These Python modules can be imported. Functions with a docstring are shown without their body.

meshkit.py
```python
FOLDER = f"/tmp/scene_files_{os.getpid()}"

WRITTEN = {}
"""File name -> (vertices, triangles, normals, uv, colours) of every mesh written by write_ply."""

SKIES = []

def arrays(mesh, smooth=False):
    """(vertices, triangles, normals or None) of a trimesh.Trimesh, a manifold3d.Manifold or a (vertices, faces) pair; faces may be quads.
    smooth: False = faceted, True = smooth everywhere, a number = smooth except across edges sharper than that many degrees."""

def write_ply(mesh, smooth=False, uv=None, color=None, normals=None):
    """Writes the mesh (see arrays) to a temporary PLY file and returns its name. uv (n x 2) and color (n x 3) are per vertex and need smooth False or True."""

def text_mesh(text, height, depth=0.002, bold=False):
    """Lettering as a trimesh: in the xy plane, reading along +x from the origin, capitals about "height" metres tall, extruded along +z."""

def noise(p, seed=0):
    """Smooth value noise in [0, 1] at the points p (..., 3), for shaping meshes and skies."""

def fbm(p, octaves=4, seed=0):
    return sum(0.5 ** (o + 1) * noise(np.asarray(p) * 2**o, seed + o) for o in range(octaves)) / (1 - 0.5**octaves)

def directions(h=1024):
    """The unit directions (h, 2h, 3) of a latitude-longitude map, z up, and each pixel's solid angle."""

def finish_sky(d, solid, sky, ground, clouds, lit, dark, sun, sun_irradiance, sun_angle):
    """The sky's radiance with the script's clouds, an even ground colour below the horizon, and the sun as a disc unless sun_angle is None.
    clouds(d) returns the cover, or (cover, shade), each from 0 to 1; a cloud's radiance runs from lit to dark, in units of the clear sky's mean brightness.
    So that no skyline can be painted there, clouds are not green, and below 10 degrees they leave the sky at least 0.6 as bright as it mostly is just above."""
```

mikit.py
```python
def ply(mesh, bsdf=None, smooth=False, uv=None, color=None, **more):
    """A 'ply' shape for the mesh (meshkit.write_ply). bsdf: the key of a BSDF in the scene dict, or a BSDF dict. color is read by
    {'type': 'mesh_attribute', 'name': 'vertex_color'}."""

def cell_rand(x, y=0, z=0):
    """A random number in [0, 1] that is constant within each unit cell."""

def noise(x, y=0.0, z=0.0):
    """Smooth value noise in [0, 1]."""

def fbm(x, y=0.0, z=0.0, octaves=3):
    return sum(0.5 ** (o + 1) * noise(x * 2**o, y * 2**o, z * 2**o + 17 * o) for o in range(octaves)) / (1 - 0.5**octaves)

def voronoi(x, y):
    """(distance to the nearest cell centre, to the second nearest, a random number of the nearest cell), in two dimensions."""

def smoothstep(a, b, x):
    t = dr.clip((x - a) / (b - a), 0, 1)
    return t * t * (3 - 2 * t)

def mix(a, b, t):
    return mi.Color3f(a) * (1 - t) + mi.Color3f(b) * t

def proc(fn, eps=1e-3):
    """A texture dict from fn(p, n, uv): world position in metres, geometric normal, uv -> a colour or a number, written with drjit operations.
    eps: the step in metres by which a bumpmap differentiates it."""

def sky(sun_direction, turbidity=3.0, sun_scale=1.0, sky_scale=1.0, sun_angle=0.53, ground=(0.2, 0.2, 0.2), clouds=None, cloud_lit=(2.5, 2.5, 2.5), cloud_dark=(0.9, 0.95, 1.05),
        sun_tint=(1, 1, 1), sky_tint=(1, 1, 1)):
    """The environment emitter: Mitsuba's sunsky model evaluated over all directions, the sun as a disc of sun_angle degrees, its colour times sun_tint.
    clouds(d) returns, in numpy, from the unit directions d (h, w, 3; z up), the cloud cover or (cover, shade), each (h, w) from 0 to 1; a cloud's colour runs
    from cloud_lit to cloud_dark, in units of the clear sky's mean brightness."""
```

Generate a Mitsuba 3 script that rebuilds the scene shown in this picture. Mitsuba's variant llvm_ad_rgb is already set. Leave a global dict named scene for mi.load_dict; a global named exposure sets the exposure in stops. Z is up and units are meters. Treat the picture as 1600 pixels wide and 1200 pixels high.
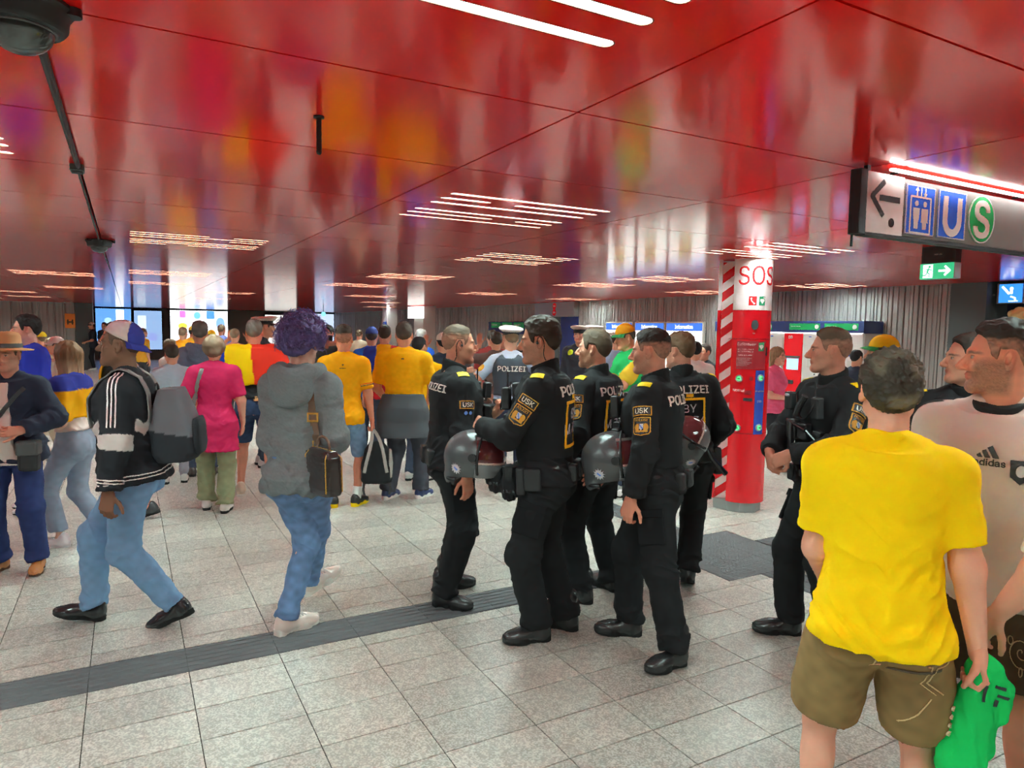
import math, numpy as np, trimesh, shapely
from shapely.geometry import Polygon, box as sbox, Point, LineString
from shapely import affinity, union_all
import mitsuba as mi, drjit as dr
import mikit, meshkit
T = mi.ScalarTransform4f
scene, labels = {}, {}
PI = math.pi
rng = np.random.default_rng(7)

# ------------------------------------------------------------------ camera, light level, exposure
EYE = np.array([0, 0, 1.76])
PITCH, ROLL, YAW = 0.0791, 0.0157, 0.5068      # YAW: the building's grid against the camera
fw = np.array([0, math.cos(PITCH), -math.sin(PITCH)])
rt = np.array([1.0, 0, 0])
up = np.cross(rt, fw)
up = math.cos(ROLL) * up - math.sin(ROLL) * rt
scene['camera'] = {'type': 'perspective', 'fov': math.degrees(2 * math.atan(800 / 1084.2278)), 'fov_axis': 'x', 'near_clip': 0.05, 'far_clip': 200.0,
                   'to_world': T().look_at(origin=EYE.tolist(), target=(EYE + fw).tolist(), up=up.tolist())}
exposure = 0.76
STRIP = (42.5, 61.0, 57.5)                       # radiance of the ceiling light strips
CEIL = 2.465
CY, SY = math.cos(YAW), math.sin(YAW)

# ------------------------------------------------------------------ materials
def lin(r, g=None, b=None):
    if g is None: r, g, b = r
    return [((x / 255) / 12.92 if x <= 10 else ((x / 255 + 0.055) / 1.055) ** 2.4) for x in (r, g, b)]
def mat(key, rgb, rough=0.6, spec=0.4, **k):
    scene[key] = {'type': 'twosided', 'b': {'type': 'principled', 'base_color': {'type': 'rgb', 'value': lin(rgb)}, 'roughness': rough, 'specular': spec, **k}}
    return key
def emit(rgb, s): return {'type': 'area', 'radiance': {'type': 'rgb', 'value': [x * s for x in lin(rgb)]}}
VC = {'type': 'mesh_attribute', 'name': 'vertex_color'}
def vmat(key, **k): scene[key] = {'type': 'twosided', 'b': {'type': 'principled', 'base_color': VC, **k}}
vmat('m_cloth', roughness=0.85, specular=0.2, sheen=0.05)
vmat('m_skin', roughness=0.55, specular=0.2)
vmat('m_hair', roughness=0.6, specular=0.15)
vmat('m_shiny', roughness=0.3, specular=0.5)
vmat('m_gloss', roughness=0.15, specular=0.5)
mat('m_black', (24, 24, 26), 0.5); mat('m_blackgloss', (16, 16, 18), 0.15, 0.5)
mat('m_white', (232, 232, 228), 0.5); mat('m_grey', (120, 120, 118), 0.5); mat('m_dgrey', (62, 62, 62), 0.5)
mat('m_steel', (170, 170, 168), 0.35, 0.5, metallic=0.8); mat('m_gold', (220, 170, 80), 0.3, 0.5, metallic=0.8)
mat('m_red', (205, 18, 28), 0.22, 0.5); mat('m_redmat', (200, 22, 30), 0.5); mat('m_yellow', (250, 190, 20), 0.6); mat('m_navy', (22, 30, 78), 0.5)
mat('m_blue', (40, 70, 165), 0.4); mat('m_green', (40, 140, 90), 0.4); mat('m_patchgold', (205, 150, 50), 0.6); mat('m_blackcloth', (19, 19, 21), 0.9, 0.15)
mat('m_bright_yellow', (250, 225, 20), 0.6); mat('m_silver', (205, 208, 215), 0.4); mat('m_darkred', (120, 16, 24), 0.4)
mat('m_brown', (82, 58, 44), 0.5); mat('m_text', (228, 226, 218), 0.7); mat('m_wallgrey', (92, 90, 88), 0.6); mat('m_darkwall', (66, 68, 68), 0.5); mat('m_skyblue', (90, 140, 225), 0.5)
mat('m_boltgreen', (60, 225, 120), 0.4); mat('m_orange', (232, 140, 60), 0.6)

# ------------------------------------------------------------------ naming
def key_of(name):
    k, n = name, 0
    while k in used: n += 1; k = f'{name}_{n:03d}'
    used.add(k); return k
used = set()
def thing(name, label, cat, group=None):
    k = key_of(name); labels[k] = {'label': label, 'category': cat}
    if group: labels[k]['group'] = group
    return k
def add(name, mesh, bsdf, parent=None, label=None, smooth=False, color=None, **more):
    """ONE entry of the scene: a part under parent, or a thing's own mesh"""
    k = key_of(parent + '__' + name if parent else name)
    if color is not None: color = np.tile(color, (len(mesh.vertices), 1)) if np.ndim(color) == 1 else color
    scene[k] = mikit.ply(mesh, bsdf, smooth, color=color, **more)
    if label: labels[k] = {'label': label}
    return k
def solo(name, label, cat, mesh, bsdf, group=None, **kw):
    k = thing(name, label, cat, group); used.discard(k)
    return add(k, mesh, bsdf, None, None, **kw)
def struct(name, mesh, bsdf, **kw):
    k = add(name, mesh, bsdf, **kw); labels[k] = {'kind': 'structure'}; return k

# ------------------------------------------------------------------ small mesh helpers
cat_ = trimesh.util.concatenate
def bx(x0, x1, y0, y1, z0, z1):
    m = trimesh.creation.box((x1 - x0, y1 - y0, z1 - z0)); m.apply_translation(((x0 + x1) / 2, (y0 + y1) / 2, (z0 + z1) / 2)); return m
def rbx(x0, x1, y0, y1, z0, z1, r=0.01):
    """box with rounded edges"""
    import manifold3d as m3
    s = m3.Manifold.sphere(r, 12)
    m = m3.Manifold.batch_hull([s.translate((x, y, z)) for x in (x0 + r, x1 - r) for y in (y0 + r, y1 - r) for z in (z0 + r, z1 - r)]).to_mesh()
    return trimesh.Trimesh(m.vert_properties[:, :3], m.tri_verts, process=False)
def ext(poly, d, z=0.0):
    g = [x for x in getattr(poly, 'geoms', [poly]) if x.geom_type == 'Polygon' and not x.is_empty]
    m = cat_([trimesh.creation.extrude_polygon(x, d, engine='earcut') for x in g]); m.apply_translation((0, 0, z)); return m
def frame(m, o, x, y, z):
    """put a mesh drawn in the xy plane into the frame (o; x, y, z)"""
    M = np.eye(4); M[:3, 0], M[:3, 1], M[:3, 2], M[:3, 3] = x, y, z, o
    m = m.copy(); m.apply_transform(M); return m
def tube(pts, r, sides=10, caps=True):
    p = np.asarray(pts, float); r = np.broadcast_to(np.asarray(r, float), (len(p),))
    t = np.gradient(p, axis=0); t /= np.linalg.norm(t, axis=1, keepdims=True) + 1e-12
    n = np.cross(t[0], [0, 0, 1.0]);  n = np.cross(t[0], [1.0, 0, 0]) if np.linalg.norm(n) < .1 else n
    n /= np.linalg.norm(n); N = []
    for i in range(len(p)):
        n = n - t[i] * (n @ t[i]); n /= np.linalg.norm(n); N.append(n)
    N = np.array(N); B = np.cross(t, N); a = np.arange(sides) * 2 * PI / sides
    v = (p[:, None] + r[:, None, None] * (np.cos(a)[None, :, None] * N[:, None] + np.sin(a)[None, :, None] * B[:, None])).reshape(-1, 3)
    i, j = np.meshgrid(np.arange(len(p) - 1), np.arange(sides), indexing='ij')
    q = np.stack([i * sides + j, i * sides + (j + 1) % sides, (i + 1) * sides + (j + 1) % sides, (i + 1) * sides + j], -1).reshape(-1, 4)
    f = np.vstack([q[:, [0, 1, 2]], q[:, [0, 2, 3]]])
    if caps:
        a0, a1 = len(v), len(v) + 1; v = np.vstack([v, p[:1], p[-1:]]); k = np.arange(sides); L = (len(p) - 1) * sides
        f = np.vstack([f, np.stack([(k + 1) % sides, k, k * 0 + a0], 1), np.stack([L + k, L + (k + 1) % sides, k * 0 + a1], 1)])
    return trimesh.Trimesh(v, f, process=False)
def smooth_path(pts, n=24):
    from scipy.interpolate import make_interp_spline
    p = np.asarray(pts, float); t = np.r_[0, np.cumsum(np.linalg.norm(np.diff(p, axis=0), axis=1))]
    return make_interp_spline(t, p, k=min(3, len(p) - 1))(np.linspace(0, t[-1], n))
def ribbon(pts, nrm, w, th=0.004):
    """a strap: band of width w along pts, nrm the outward direction at each point"""
    p = np.asarray(pts, float); nrm = np.asarray(nrm, float); nrm = np.broadcast_to(nrm, p.shape)
    t = np.gradient(p, axis=0); t /= np.linalg.norm(t, axis=1, keepdims=True) + 1e-12
    s = np.cross(t, nrm); s /= np.linalg.norm(s, axis=1, keepdims=True) + 1e-12; u = np.cross(s, t)
    c = [p + s * w / 2, p - s * w / 2, p - s * w / 2 + u * th, p + s * w / 2 + u * th]
    v = np.stack(c, 1).reshape(-1, 3); n = len(p)
    i, j = np.meshgrid(np.arange(n - 1), np.arange(4), indexing='ij')
    q = np.stack([i * 4 + j, (i + 1) * 4 + j, (i + 1) * 4 + (j + 1) % 4, i * 4 + (j + 1) % 4], -1).reshape(-1, 4)
    q = np.vstack([q, [[0, 1, 2, 3]], [[(n - 1) * 4 + k for k in (3, 2, 1, 0)]]])
    return trimesh.Trimesh(v, np.vstack([q[:, [0, 1, 2]], q[:, [0, 2, 3]]]), process=False)
def stroke(pts, w): return LineString(pts).buffer(w / 2, cap_style='flat', join_style='round')
def ell(cx, cy, rx, ry=None): return affinity.scale(Point(cx, cy).buffer(1, 24), rx, ry or rx)
def GL(m):
    """grid frame of the building -> world"""
    m = m.copy(); m.apply_transform(np.array([[CY, -SY, 0, 0], [SY, CY, 0, 0], [0, 0, 1, 0], [0, 0, 0, 1.0]])); return m
def gp(x, y, z=0.0): return np.array([CY * x - SY * y, SY * x + CY * y, z])
GX, GY, GZ = gp(1, 0), gp(0, 1), np.array([0, 0, 1.0])
def text(s, h, d=0.002, bold=False, center=True):
    m = meshkit.text_mesh(s, h, d, bold)
    if center: m.apply_translation((-m.bounds.mean(0)[0], -h / 2, 0))
    return m
# ================================================================== the setting, in the building's grid (x along the light strips, y away to the left)
# ---- floor: stone tiles .44 x .275, black tactile strips
def speck(base, var):
    a, b = np.array(lin(base)), np.array(lin(var))
    def fn(p, n, uv):
        s = mikit.smoothstep(.35, .75, mikit.noise(p.x * 160, p.y * 160)) * .6 + .4 * mikit.noise(p.x * 55, p.y * 55)
        d = mikit.fbm(p.x * 1.3, p.y * 1.3)
        c = mikit.mix(a.tolist(), b.tolist(), s)
        return c * (0.86 + 0.28 * d)
    return fn
for i, (bse, var) in enumerate([((146, 145, 136), (192, 190, 180)), ((152, 150, 141), (198, 196, 186)), ((140, 139, 131), (187, 185, 176))]):
    scene[f'm_tile{i}'] = {'type': 'principled', 'base_color': mikit.proc(speck(bse, var)), 'roughness': 0.38, 'specular': 0.45}
mat('m_joint', (58, 55, 50), 0.8); mat('m_tactile', (66, 64, 66), 0.6)
TX, TY, X0, Y0 = 0.4404, 0.2749, -0.647, 3.632
struct('floor', GL(bx(-40, 30, -25, 70, -0.2, -0.004)), 'm_joint')
tiles = []
gap = 0.005
cells = []
for i in range(-30, 40):
    x0 = X0 + TX * i
    if x0 > 9.8 or x0 < -13: continue
    ys = [(Y0 - TY * (j + 1), Y0 - TY * j) for j in range(0, 30)] + [(3.632, 3.752), (4.045, 4.185)] + [(4.185 + TY * j, 4.185 + TY * (j + 1)) for j in range(0, 62)]
    cells += [(x0, x0 + TX, a, b) for a, b in ys]
FIELD = sbox(3.70, 3.44, 4.62, 4.36); BRANCH = sbox(4.02, 4.3, 4.31, 11.9); BRANCH2 = sbox(4.02, -.55, 4.31, 3.5)
dark = union_all([FIELD, BRANCH, BRANCH2])
near, far_ = [], []
for (x0, x1, a, b) in cells:
    c = gp((x0 + x1) / 2, (a + b) / 2)
    poly = sbox(x0 + gap / 2, a + gap / 2, x1 - gap / 2, b - gap / 2)
    if poly.intersects(dark): poly = poly.difference(dark.buffer(gap / 2))
    if poly.is_empty or poly.area < 1e-3: continue
    v = c - EYE
    dep = v @ fw
    vis = dep > 1.2 and abs(v[0]) / dep < .82
    (near if vis else far_).append((np.linalg.norm(v), poly))
near.sort(key=lambda t: t[0])
far_ += near[300:]; near = near[:300]
for k, (d, poly) in enumerate(near):
    m = GL(ext(poly, 0.02, -0.02)); add('tile', m, f'm_tile{(k * 7) % 3}', 'floor')
k = add('tile', GL(cat_([ext(p, 0.006, -0.006) if p.area < .1 else bx(*[p.bounds[i] for i in (0, 2, 1, 3)], -.006, 0) for d, p in far_])), 'm_tile1', 'floor'); labels[k] = {'kind': 'stuff'}
# beyond the laid tiles: the same stone
for nm, r in (('paving', (-13, 30, 21.24, 60)), ('paving', (-40, -13.4, -12, 60))):
    add(nm, GL(bx(*r, -.1, 0.0)), 'm_tile0', 'floor')
# tactile strips: ribbed slabs, one per tile length
def ribbed(L, W, n=6, h=0.005):
    prof = [(0, -0.01)]
    for i in range(n):
        a = i * W / n; w = W / n
        prof += [(a + w * .12, 0), (a + w * .22, h), (a + w * .62, h), (a + w * .75, 0)]
    prof += [(W, 0), (W, -0.01)]
    m = ext(Polygon(prof), L); return frame(m, (0, 0, 0), (0, 1, 0), (0, 0, 1), (1, 0, 0))
for i in range(-22, 21):
    x0 = X0 + TX * i
    if 3.7 - TX < x0 < 4.62: 
        if x0 < 3.7: L = 3.695 - x0
        elif x0 + TX > 4.63: m = ribbed(x0 + TX - 4.63 - .003, .287); m.apply_translation((4.63, 3.755, 0)); add('tactile_slab', GL(m), 'm_tactile', 'floor'); continue
        else: continue
    else: L = TX - .003
    m = ribbed(L, .287); m.apply_translation((x0 + .0015, 3.755, 0)); add('tactile_slab', GL(m), 'm_tactile', 'floor')
for y0, y1 in [(4.37 + TX * j, 4.37 + TX * (j + 1) - .003) for j in range(17)] + [(3.435 - TX * (j + 1), 3.435 - TX * j - .003) for j in range(9)]:
    m = ribbed(y1 - y0, .285); m = frame(m, (4.307, y0, 0), (0, 1, 0), (-1, 0, 0), (0, 0, 1)); add('tactile_slab', GL(m), 'm_tactile', 'floor')
for i in range(3):
    for j in range(3):
        x0, y0 = 3.703 + i * .3055, 3.443 + j * .3055
        m = bx(x0, x0 + .302, y0, y0 + .302, -.01, .0005)
        studs = []
        for a in range(8):
            for b in range(8):
                s = trimesh.creation.cone(.014, .006, sections=6); s.apply_translation((x0 + .02 + a * .0374, y0 + .02 + b * .0374, 0)); studs.append(s)
        add('stud_slab', GL(cat_([m] + studs)), 'm_tactile', 'floor')

# ---- ceiling: glossy red panels 1.47 x .921 with dark open joints, slots for the light strips
def wavy(p, n, uv):
    return 0.5 * mikit.noise(p.x * 3.1, p.y * 3.1, 5.0) + .12 * mikit.noise(p.x * 11, p.y * 11, 2.0)
RED = {'type': 'rgb', 'value': lin(246, 26, 16)}
scene['m_ceiling'] = {'type': 'bumpmap', 'arbitrary': mikit.proc(wavy, eps=4e-3), 'scale': 0.0005,
                      'b': {'type': 'roughplastic', 'distribution': 'ggx', 'alpha': 0.016, 'int_ior': 1.85, 'diffuse_reflectance': RED, 'nonlinear': False}}
mat('m_void', (40, 10, 10), 0.9)
PX, PY, QX, QY = 1.47, 0.921, -0.17, 1.0095
struct('ceiling', GL(bx(-40, 30, -25, 70, CEIL + .03, CEIL + .2)), 'm_void')
# strips: six rows per group, some rows broken
PAT = {'A': [[(0, 1.03)], [(0, .575), (.75, 1.03)], [(0, 1.03)], [(0, 1.03)], [(0, .30), (.46, 1.03)], [(0, 1.03)]],
       'B': [[(0, .29), (.46, 1.03)], [(0, 1.03)], [(0, 1.03)], [(0, .57), (.75, 1.03)], [(0, 1.03)], [(0, .57), (.75, 1.03)]],
       'C': [[(0, .28), (.45, 1.0)], [(0, 1.0)], [(0, .28), (.45, 1.0)], [(0, 1.0)], [(0, 1.0)], [(0, .57), (.74, 1.0)]]}
ROWS = [-.395, -.25, -.125, .12, .265, .4]
groups = [(1, 3.81, 'A'), (0, 1.05, 'B'), (0, 6.59, 'B'), (3, 4.24, 'C'), (2, 6.24, 'C'), (-1, 3.25, 'A'), (-1, 12.2, 'B'), (-1, 16.9, 'A'), (0, 11.0, 'A'), (0, 13.9, 'C'),
          (2, 9.3, 'A'), (2, 11.8, 'C'), (4, 7.35, 'B'), (4, 9.0, 'A'), (4, 12.7, 'C'), (3, 15.8, 'A'), (6, 6.85, 'C'), (6, 9.3, 'B'), (6, 13.4, 'A'), (1, 16.8, 'B'),
          (-2, 7.6, 'A'), (-4, 4.4, 'B'), (-5, 9.6, 'C'), (-4, 13.5, 'A'), (-7, 6.5, 'B'), (-2, 20.4, 'C'), (1, 21, 'A'), (4, 19.5, 'B'), (-5, 19, 'B'), (5, 24, 'A'), (1, 27, 'C'), (-3, 26.6, 'A'), (-5, 27.2, 'B'), (-2, 24, 'C'),
          (2, .9, 'A'), (4, 2.1, 'B'), (6, 3.2, 'C'), (-3, .6, 'A'), (1, -2.0, 'B'), (3, -2.6, 'A'), (-1, -2.4, 'C'), (5, -1.2, 'A'), (-4, -3, 'B'), (0, -5.5, 'A'), (3, -6, 'B')]
slots = []
for n, (c, y, pat) in enumerate(groups):
    x0 = QX + PX * c + .21 - (.36 if c == 6 else 0)
    for r, segs in zip(ROWS, PAT[pat]):
        for a, b in segs: slots.append((n, LineString([(x0 + a + .02, y - r), (x0 + b - .02, y - r)]).buffer(.021, 4)))
tree = shapely.STRtree([s for _, s in slots])
near, rest = [], []
for i in range(-9, 9):
    for j in range(-11, 38):
        x0, y0 = QX + PX * i, QY + PY * (j)
        if x0 > 9.8 - .02: continue
        poly = sbox(x0 + .004, y0 + .004, min(x0 + PX - .004, 9.8), y0 + PY - .004)
        hit = tree.query(poly, predicate='intersects')
        if len(hit): poly = poly.difference(union_all([slots[h][1].buffer(.0036) for h in hit]))
        v = gp(x0 + PX / 2, y0 + PY / 2, CEIL) - EYE; dep = v @ fw
        vis = dep > .4 and abs(v[0]) < .8 * dep + .9
        (near if vis else rest).append((np.linalg.norm(v), poly))
near.sort(key=lambda t: t[0]); rest += near[300:]
for d, poly in near[:300]: add('panel', GL(ext(poly, .018, CEIL)), 'm_ceiling', 'ceiling')
k = add('panel', GL(cat_([ext(p, .018, CEIL) for d, p in rest])), 'm_ceiling', 'ceiling'); labels[k] = {'kind': 'stuff'}
lab = {0: 'white light strip recessed in the red ceiling above the police officers', 1: 'long white light strip at the top edge of the photo, nearest to the camera', 2: 'yellowish light strip in the ceiling above the man with the cap',
       3: 'light strip in the ceiling above the SOS column', 4: 'light strip in the ceiling over the white peaked cap, just beyond the whitest strips', 5: 'light strip cut off by the left edge, near the large dome camera',
       6: 'orange light strip at the left edge over the dark pillar', 8: 'orange light strip over the grey hoodie, behind the yellowish ones', 10: 'orange light strip over the two men in yellow', 12: 'orange light strip just left of the SOS column', 16: 'light strip by the right wall over the ticket machines', 13: 'lower orange light strip left of the column top, over the info boards'}
mat('m_liner', (80, 28, 2), 0.8)
for n, s in slots:
    k = thing('light_strip', lab.get(n, 'glowing light strip recessed farther off in the red ceiling'), 'ceiling light', {0: 'light strips above the police officers', 1: 'light strips nearest to the camera', 2: 'light strips above the man with the cap', 3: 'light strips above the column', 4: 'light strips over the white peaked cap', 5: 'light strips at the left edge', 6: 'light strips over the dark pillar', 8: 'light strips over the grey hoodie', 10: 'light strips over the men in yellow', 12: 'light strips left of the column', 16: 'light strips over the ticket machines', 13: 'light strips over the info boards'}.get(n, 'far light strips in the red ceiling'))
    add('diffuser', GL(ext(s.buffer(.003), .006, CEIL + .0075)), 'm_white', k, emitter={'type': 'area', 'radiance': {'type': 'rgb', 'value': list(STRIP)}})
    add('frame', GL(ext(s.buffer(.0035).difference(s), .008, CEIL + .0002)), 'm_liner', k)

# ---- walls
def ribs(L, H, pitch, seed, depth=.03):
    r = np.random.default_rng(seed); pts, x = [(0, .2)], 0.0
    while x < L:
        w = pitch * r.uniform(.6, 1.5); a = depth * r.uniform(.3, 1)
        pts += [(x, 0), (x + w * .1, -a), (x + w * .8, -a), (x + w * .88, 0)]; x += w
    pts += [(x, 0), (x, .2)]
    return ext(Polygon(pts), H)
def clad(base, var):
    a, b = np.array(lin(base)), np.array(lin(var))
    def fn(p, n, uv):
        q = p.x * CY + p.y * SY; r = -p.x * SY + p.y * CY
        s = mikit.fbm(q * 9, r * 9) * .6 + .4 * mikit.noise(q * 60, r * 60)
        return mikit.mix(a.tolist(), b.tolist(), s)
    return fn
scene['m_clad'] = {'type': 'principled', 'base_color': mikit.proc(clad((106, 99, 96), (168, 159, 155))), 'roughness': 0.5, 'specular': 0.4}
WX = 9.8
m = ribs(40, CEIL + .02, .062, 3); struct('wall_right', GL(frame(m, (WX, 5.41, 0), (0, 1, 0), (1, 0, 0), (0, 0, 1))), 'm_clad')
struct('wall_corner', GL(bx(WX - .02, WX + .5, 4.955, 5.41, 0, CEIL + .02)), 'm_darkwall')
mat('m_deepnavy', (20, 24, 44), 0.5)
struct('wall_recess', GL(cat_([bx(WX + 2.2, WX + 2.4, -10, 5.2, 0, CEIL + .02), bx(WX + .1, WX + 2.4, 4.96, 5.2, 0, CEIL + .02)])), 'm_deepnavy')
m = ribs(20, CEIL + .02, .28, 5, .05); struct('wall_left', GL(frame(m, (-1.62, 30, 0), (-1, 0, 0), (0, 1, 0), (0, 0, 1))), 'm_clad')
struct('trim_1', GL(bx(-1.62, -1.08, 29.9, 30.6, 0, CEIL + .02)), 'm_darkwall')
mat('m_farwall', (168, 160, 148), 0.6); mat('m_backwall', (120, 112, 106), .6)
struct('wall_far', GL(bx(-12, 14, 38.4, 38.7, 0, CEIL + .02)), 'm_farwall')
struct('wall_back', GL(cat_([bx(-14, 30, -12.3, -12, 0, CEIL + .02), bx(-14.3, -14, -12, 30, 0, CEIL + .02)])), 'm_backwall')
# ================================================================== people: bodies and clothes are meshed from distance fields in the person's own frame (x right, y forward, z up; 1.80 m tall before scaling)
f32 = np.float32
def V(*a): return np.array(a, float)
def unit(v): return np.asarray(v, float) / (np.linalg.norm(v) + 1e-12)
def Rx(a): c, s = math.cos(a), math.sin(a); return np.array([[1, 0, 0], [0, c, -s], [0, s, c]])
def Ry(a): c, s = math.cos(a), math.sin(a); return np.array([[c, 0, s], [0, 1, 0], [-s, 0, c]])
def Rz(a): c, s = math.cos(a), math.sin(a); return np.array([[c, -s, 0], [s, c, 0], [0, 0, 1]])
RAD = PI / 180
def cone(a, b, ra, rb, k=.02, cut=(), prof=None, op='add'):
    a, b = np.asarray(a, float), np.asarray(b, float); ab = b - a; L2 = max(ab @ ab, 1e-9); R = max(ra, rb) if prof is None else max(prof[1])
    def fn(X, Y, Z):
        x, y, z = X - a[0], Y - a[1], Z - a[2]
        t = np.clip((x * ab[0] + y * ab[1] + z * ab[2]) / L2, 0, 1)
        r = ra + (rb - ra) * t if prof is None else np.interp(t, prof[0], prof[1])
        d = np.sqrt((x - ab[0] * t) ** 2 + (y - ab[1] * t) ** 2 + (z - ab[2] * t) ** 2) - r
        for p, n in cut: d = np.maximum(d, (X - p[0]) * n[0] + (Y - p[1]) * n[1] + (Z - p[2]) * n[2])
        return d
    return (fn, np.minimum(a, b) - R, np.maximum(a, b) + R, k, op)
def ellip(c, r, R=None, k=.02, op='add', cut=()):
    c, r = np.asarray(c, float), np.asarray(r, float) * np.ones(3); R = np.eye(3) if R is None else R
    def fn(X, Y, Z):
        x, y, z = X - c[0], Y - c[1], Z - c[2]
        q = [(R[0, i] * x + R[1, i] * y + R[2, i] * z) / r[i] for i in range(3)]
        k0 = np.sqrt(q[0] ** 2 + q[1] ** 2 + q[2] ** 2) + 1e-6
        k1 = np.sqrt((q[0] / r[0]) ** 2 + (q[1] / r[1]) ** 2 + (q[2] / r[2]) ** 2) + 1e-6
        d = k0 * (k0 - 1) / k1
        for p, n in cut: d = np.maximum(d, (X - p[0]) * n[0] + (Y - p[1]) * n[1] + (Z - p[2]) * n[2])
        return d
    e = np.sqrt(((R * r) ** 2).sum(1))
    return (fn, c - e, c + e, k, op)
def loft(o, R, ts, wx, wy, oy=0.0, p=2.4, k=.02, op='add', cut=()):
    """elliptic tube along R's z axis from o: half widths wx, wy at heights ts"""
    o = np.asarray(o, float); ts = np.asarray(ts, float); wx, wy = np.asarray(wx, float), np.asarray(wy, float); oy = np.broadcast_to(np.asarray(oy, float), ts.shape)
    def fn(X, Y, Z):
        x, y, z = X - o[0], Y - o[1], Z - o[2]
        u, v, w = (R[0, i] * x + R[1, i] * y + R[2, i] * z for i in range(3))
        v = v - np.interp(w, ts, oy)
        r = (np.abs(u / np.interp(w, ts, wx)) ** p + np.abs(v / np.interp(w, ts, wy)) ** p) ** (1 / p) + 1e-6
        m = np.sqrt(u * u + v * v); d = m - m / r
        d = np.maximum(d, np.maximum(w - ts[-1], ts[0] - w))
        for q, n in cut: d = np.maximum(d, (X - q[0]) * n[0] + (Y - q[1]) * n[1] + (Z - q[2]) * n[2])
        return d
    m = max(wx.max(), wy.max() + np.abs(oy).max()); c = np.array([o + R @ V(x, y, z) for x in (-m, m) for y in (-wy.max() - np.abs(oy).max(), wy.max() + np.abs(oy).max()) for z in (ts[0], ts[-1])])
    return (fn, c.min(0), c.max(0), k, op)
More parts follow.
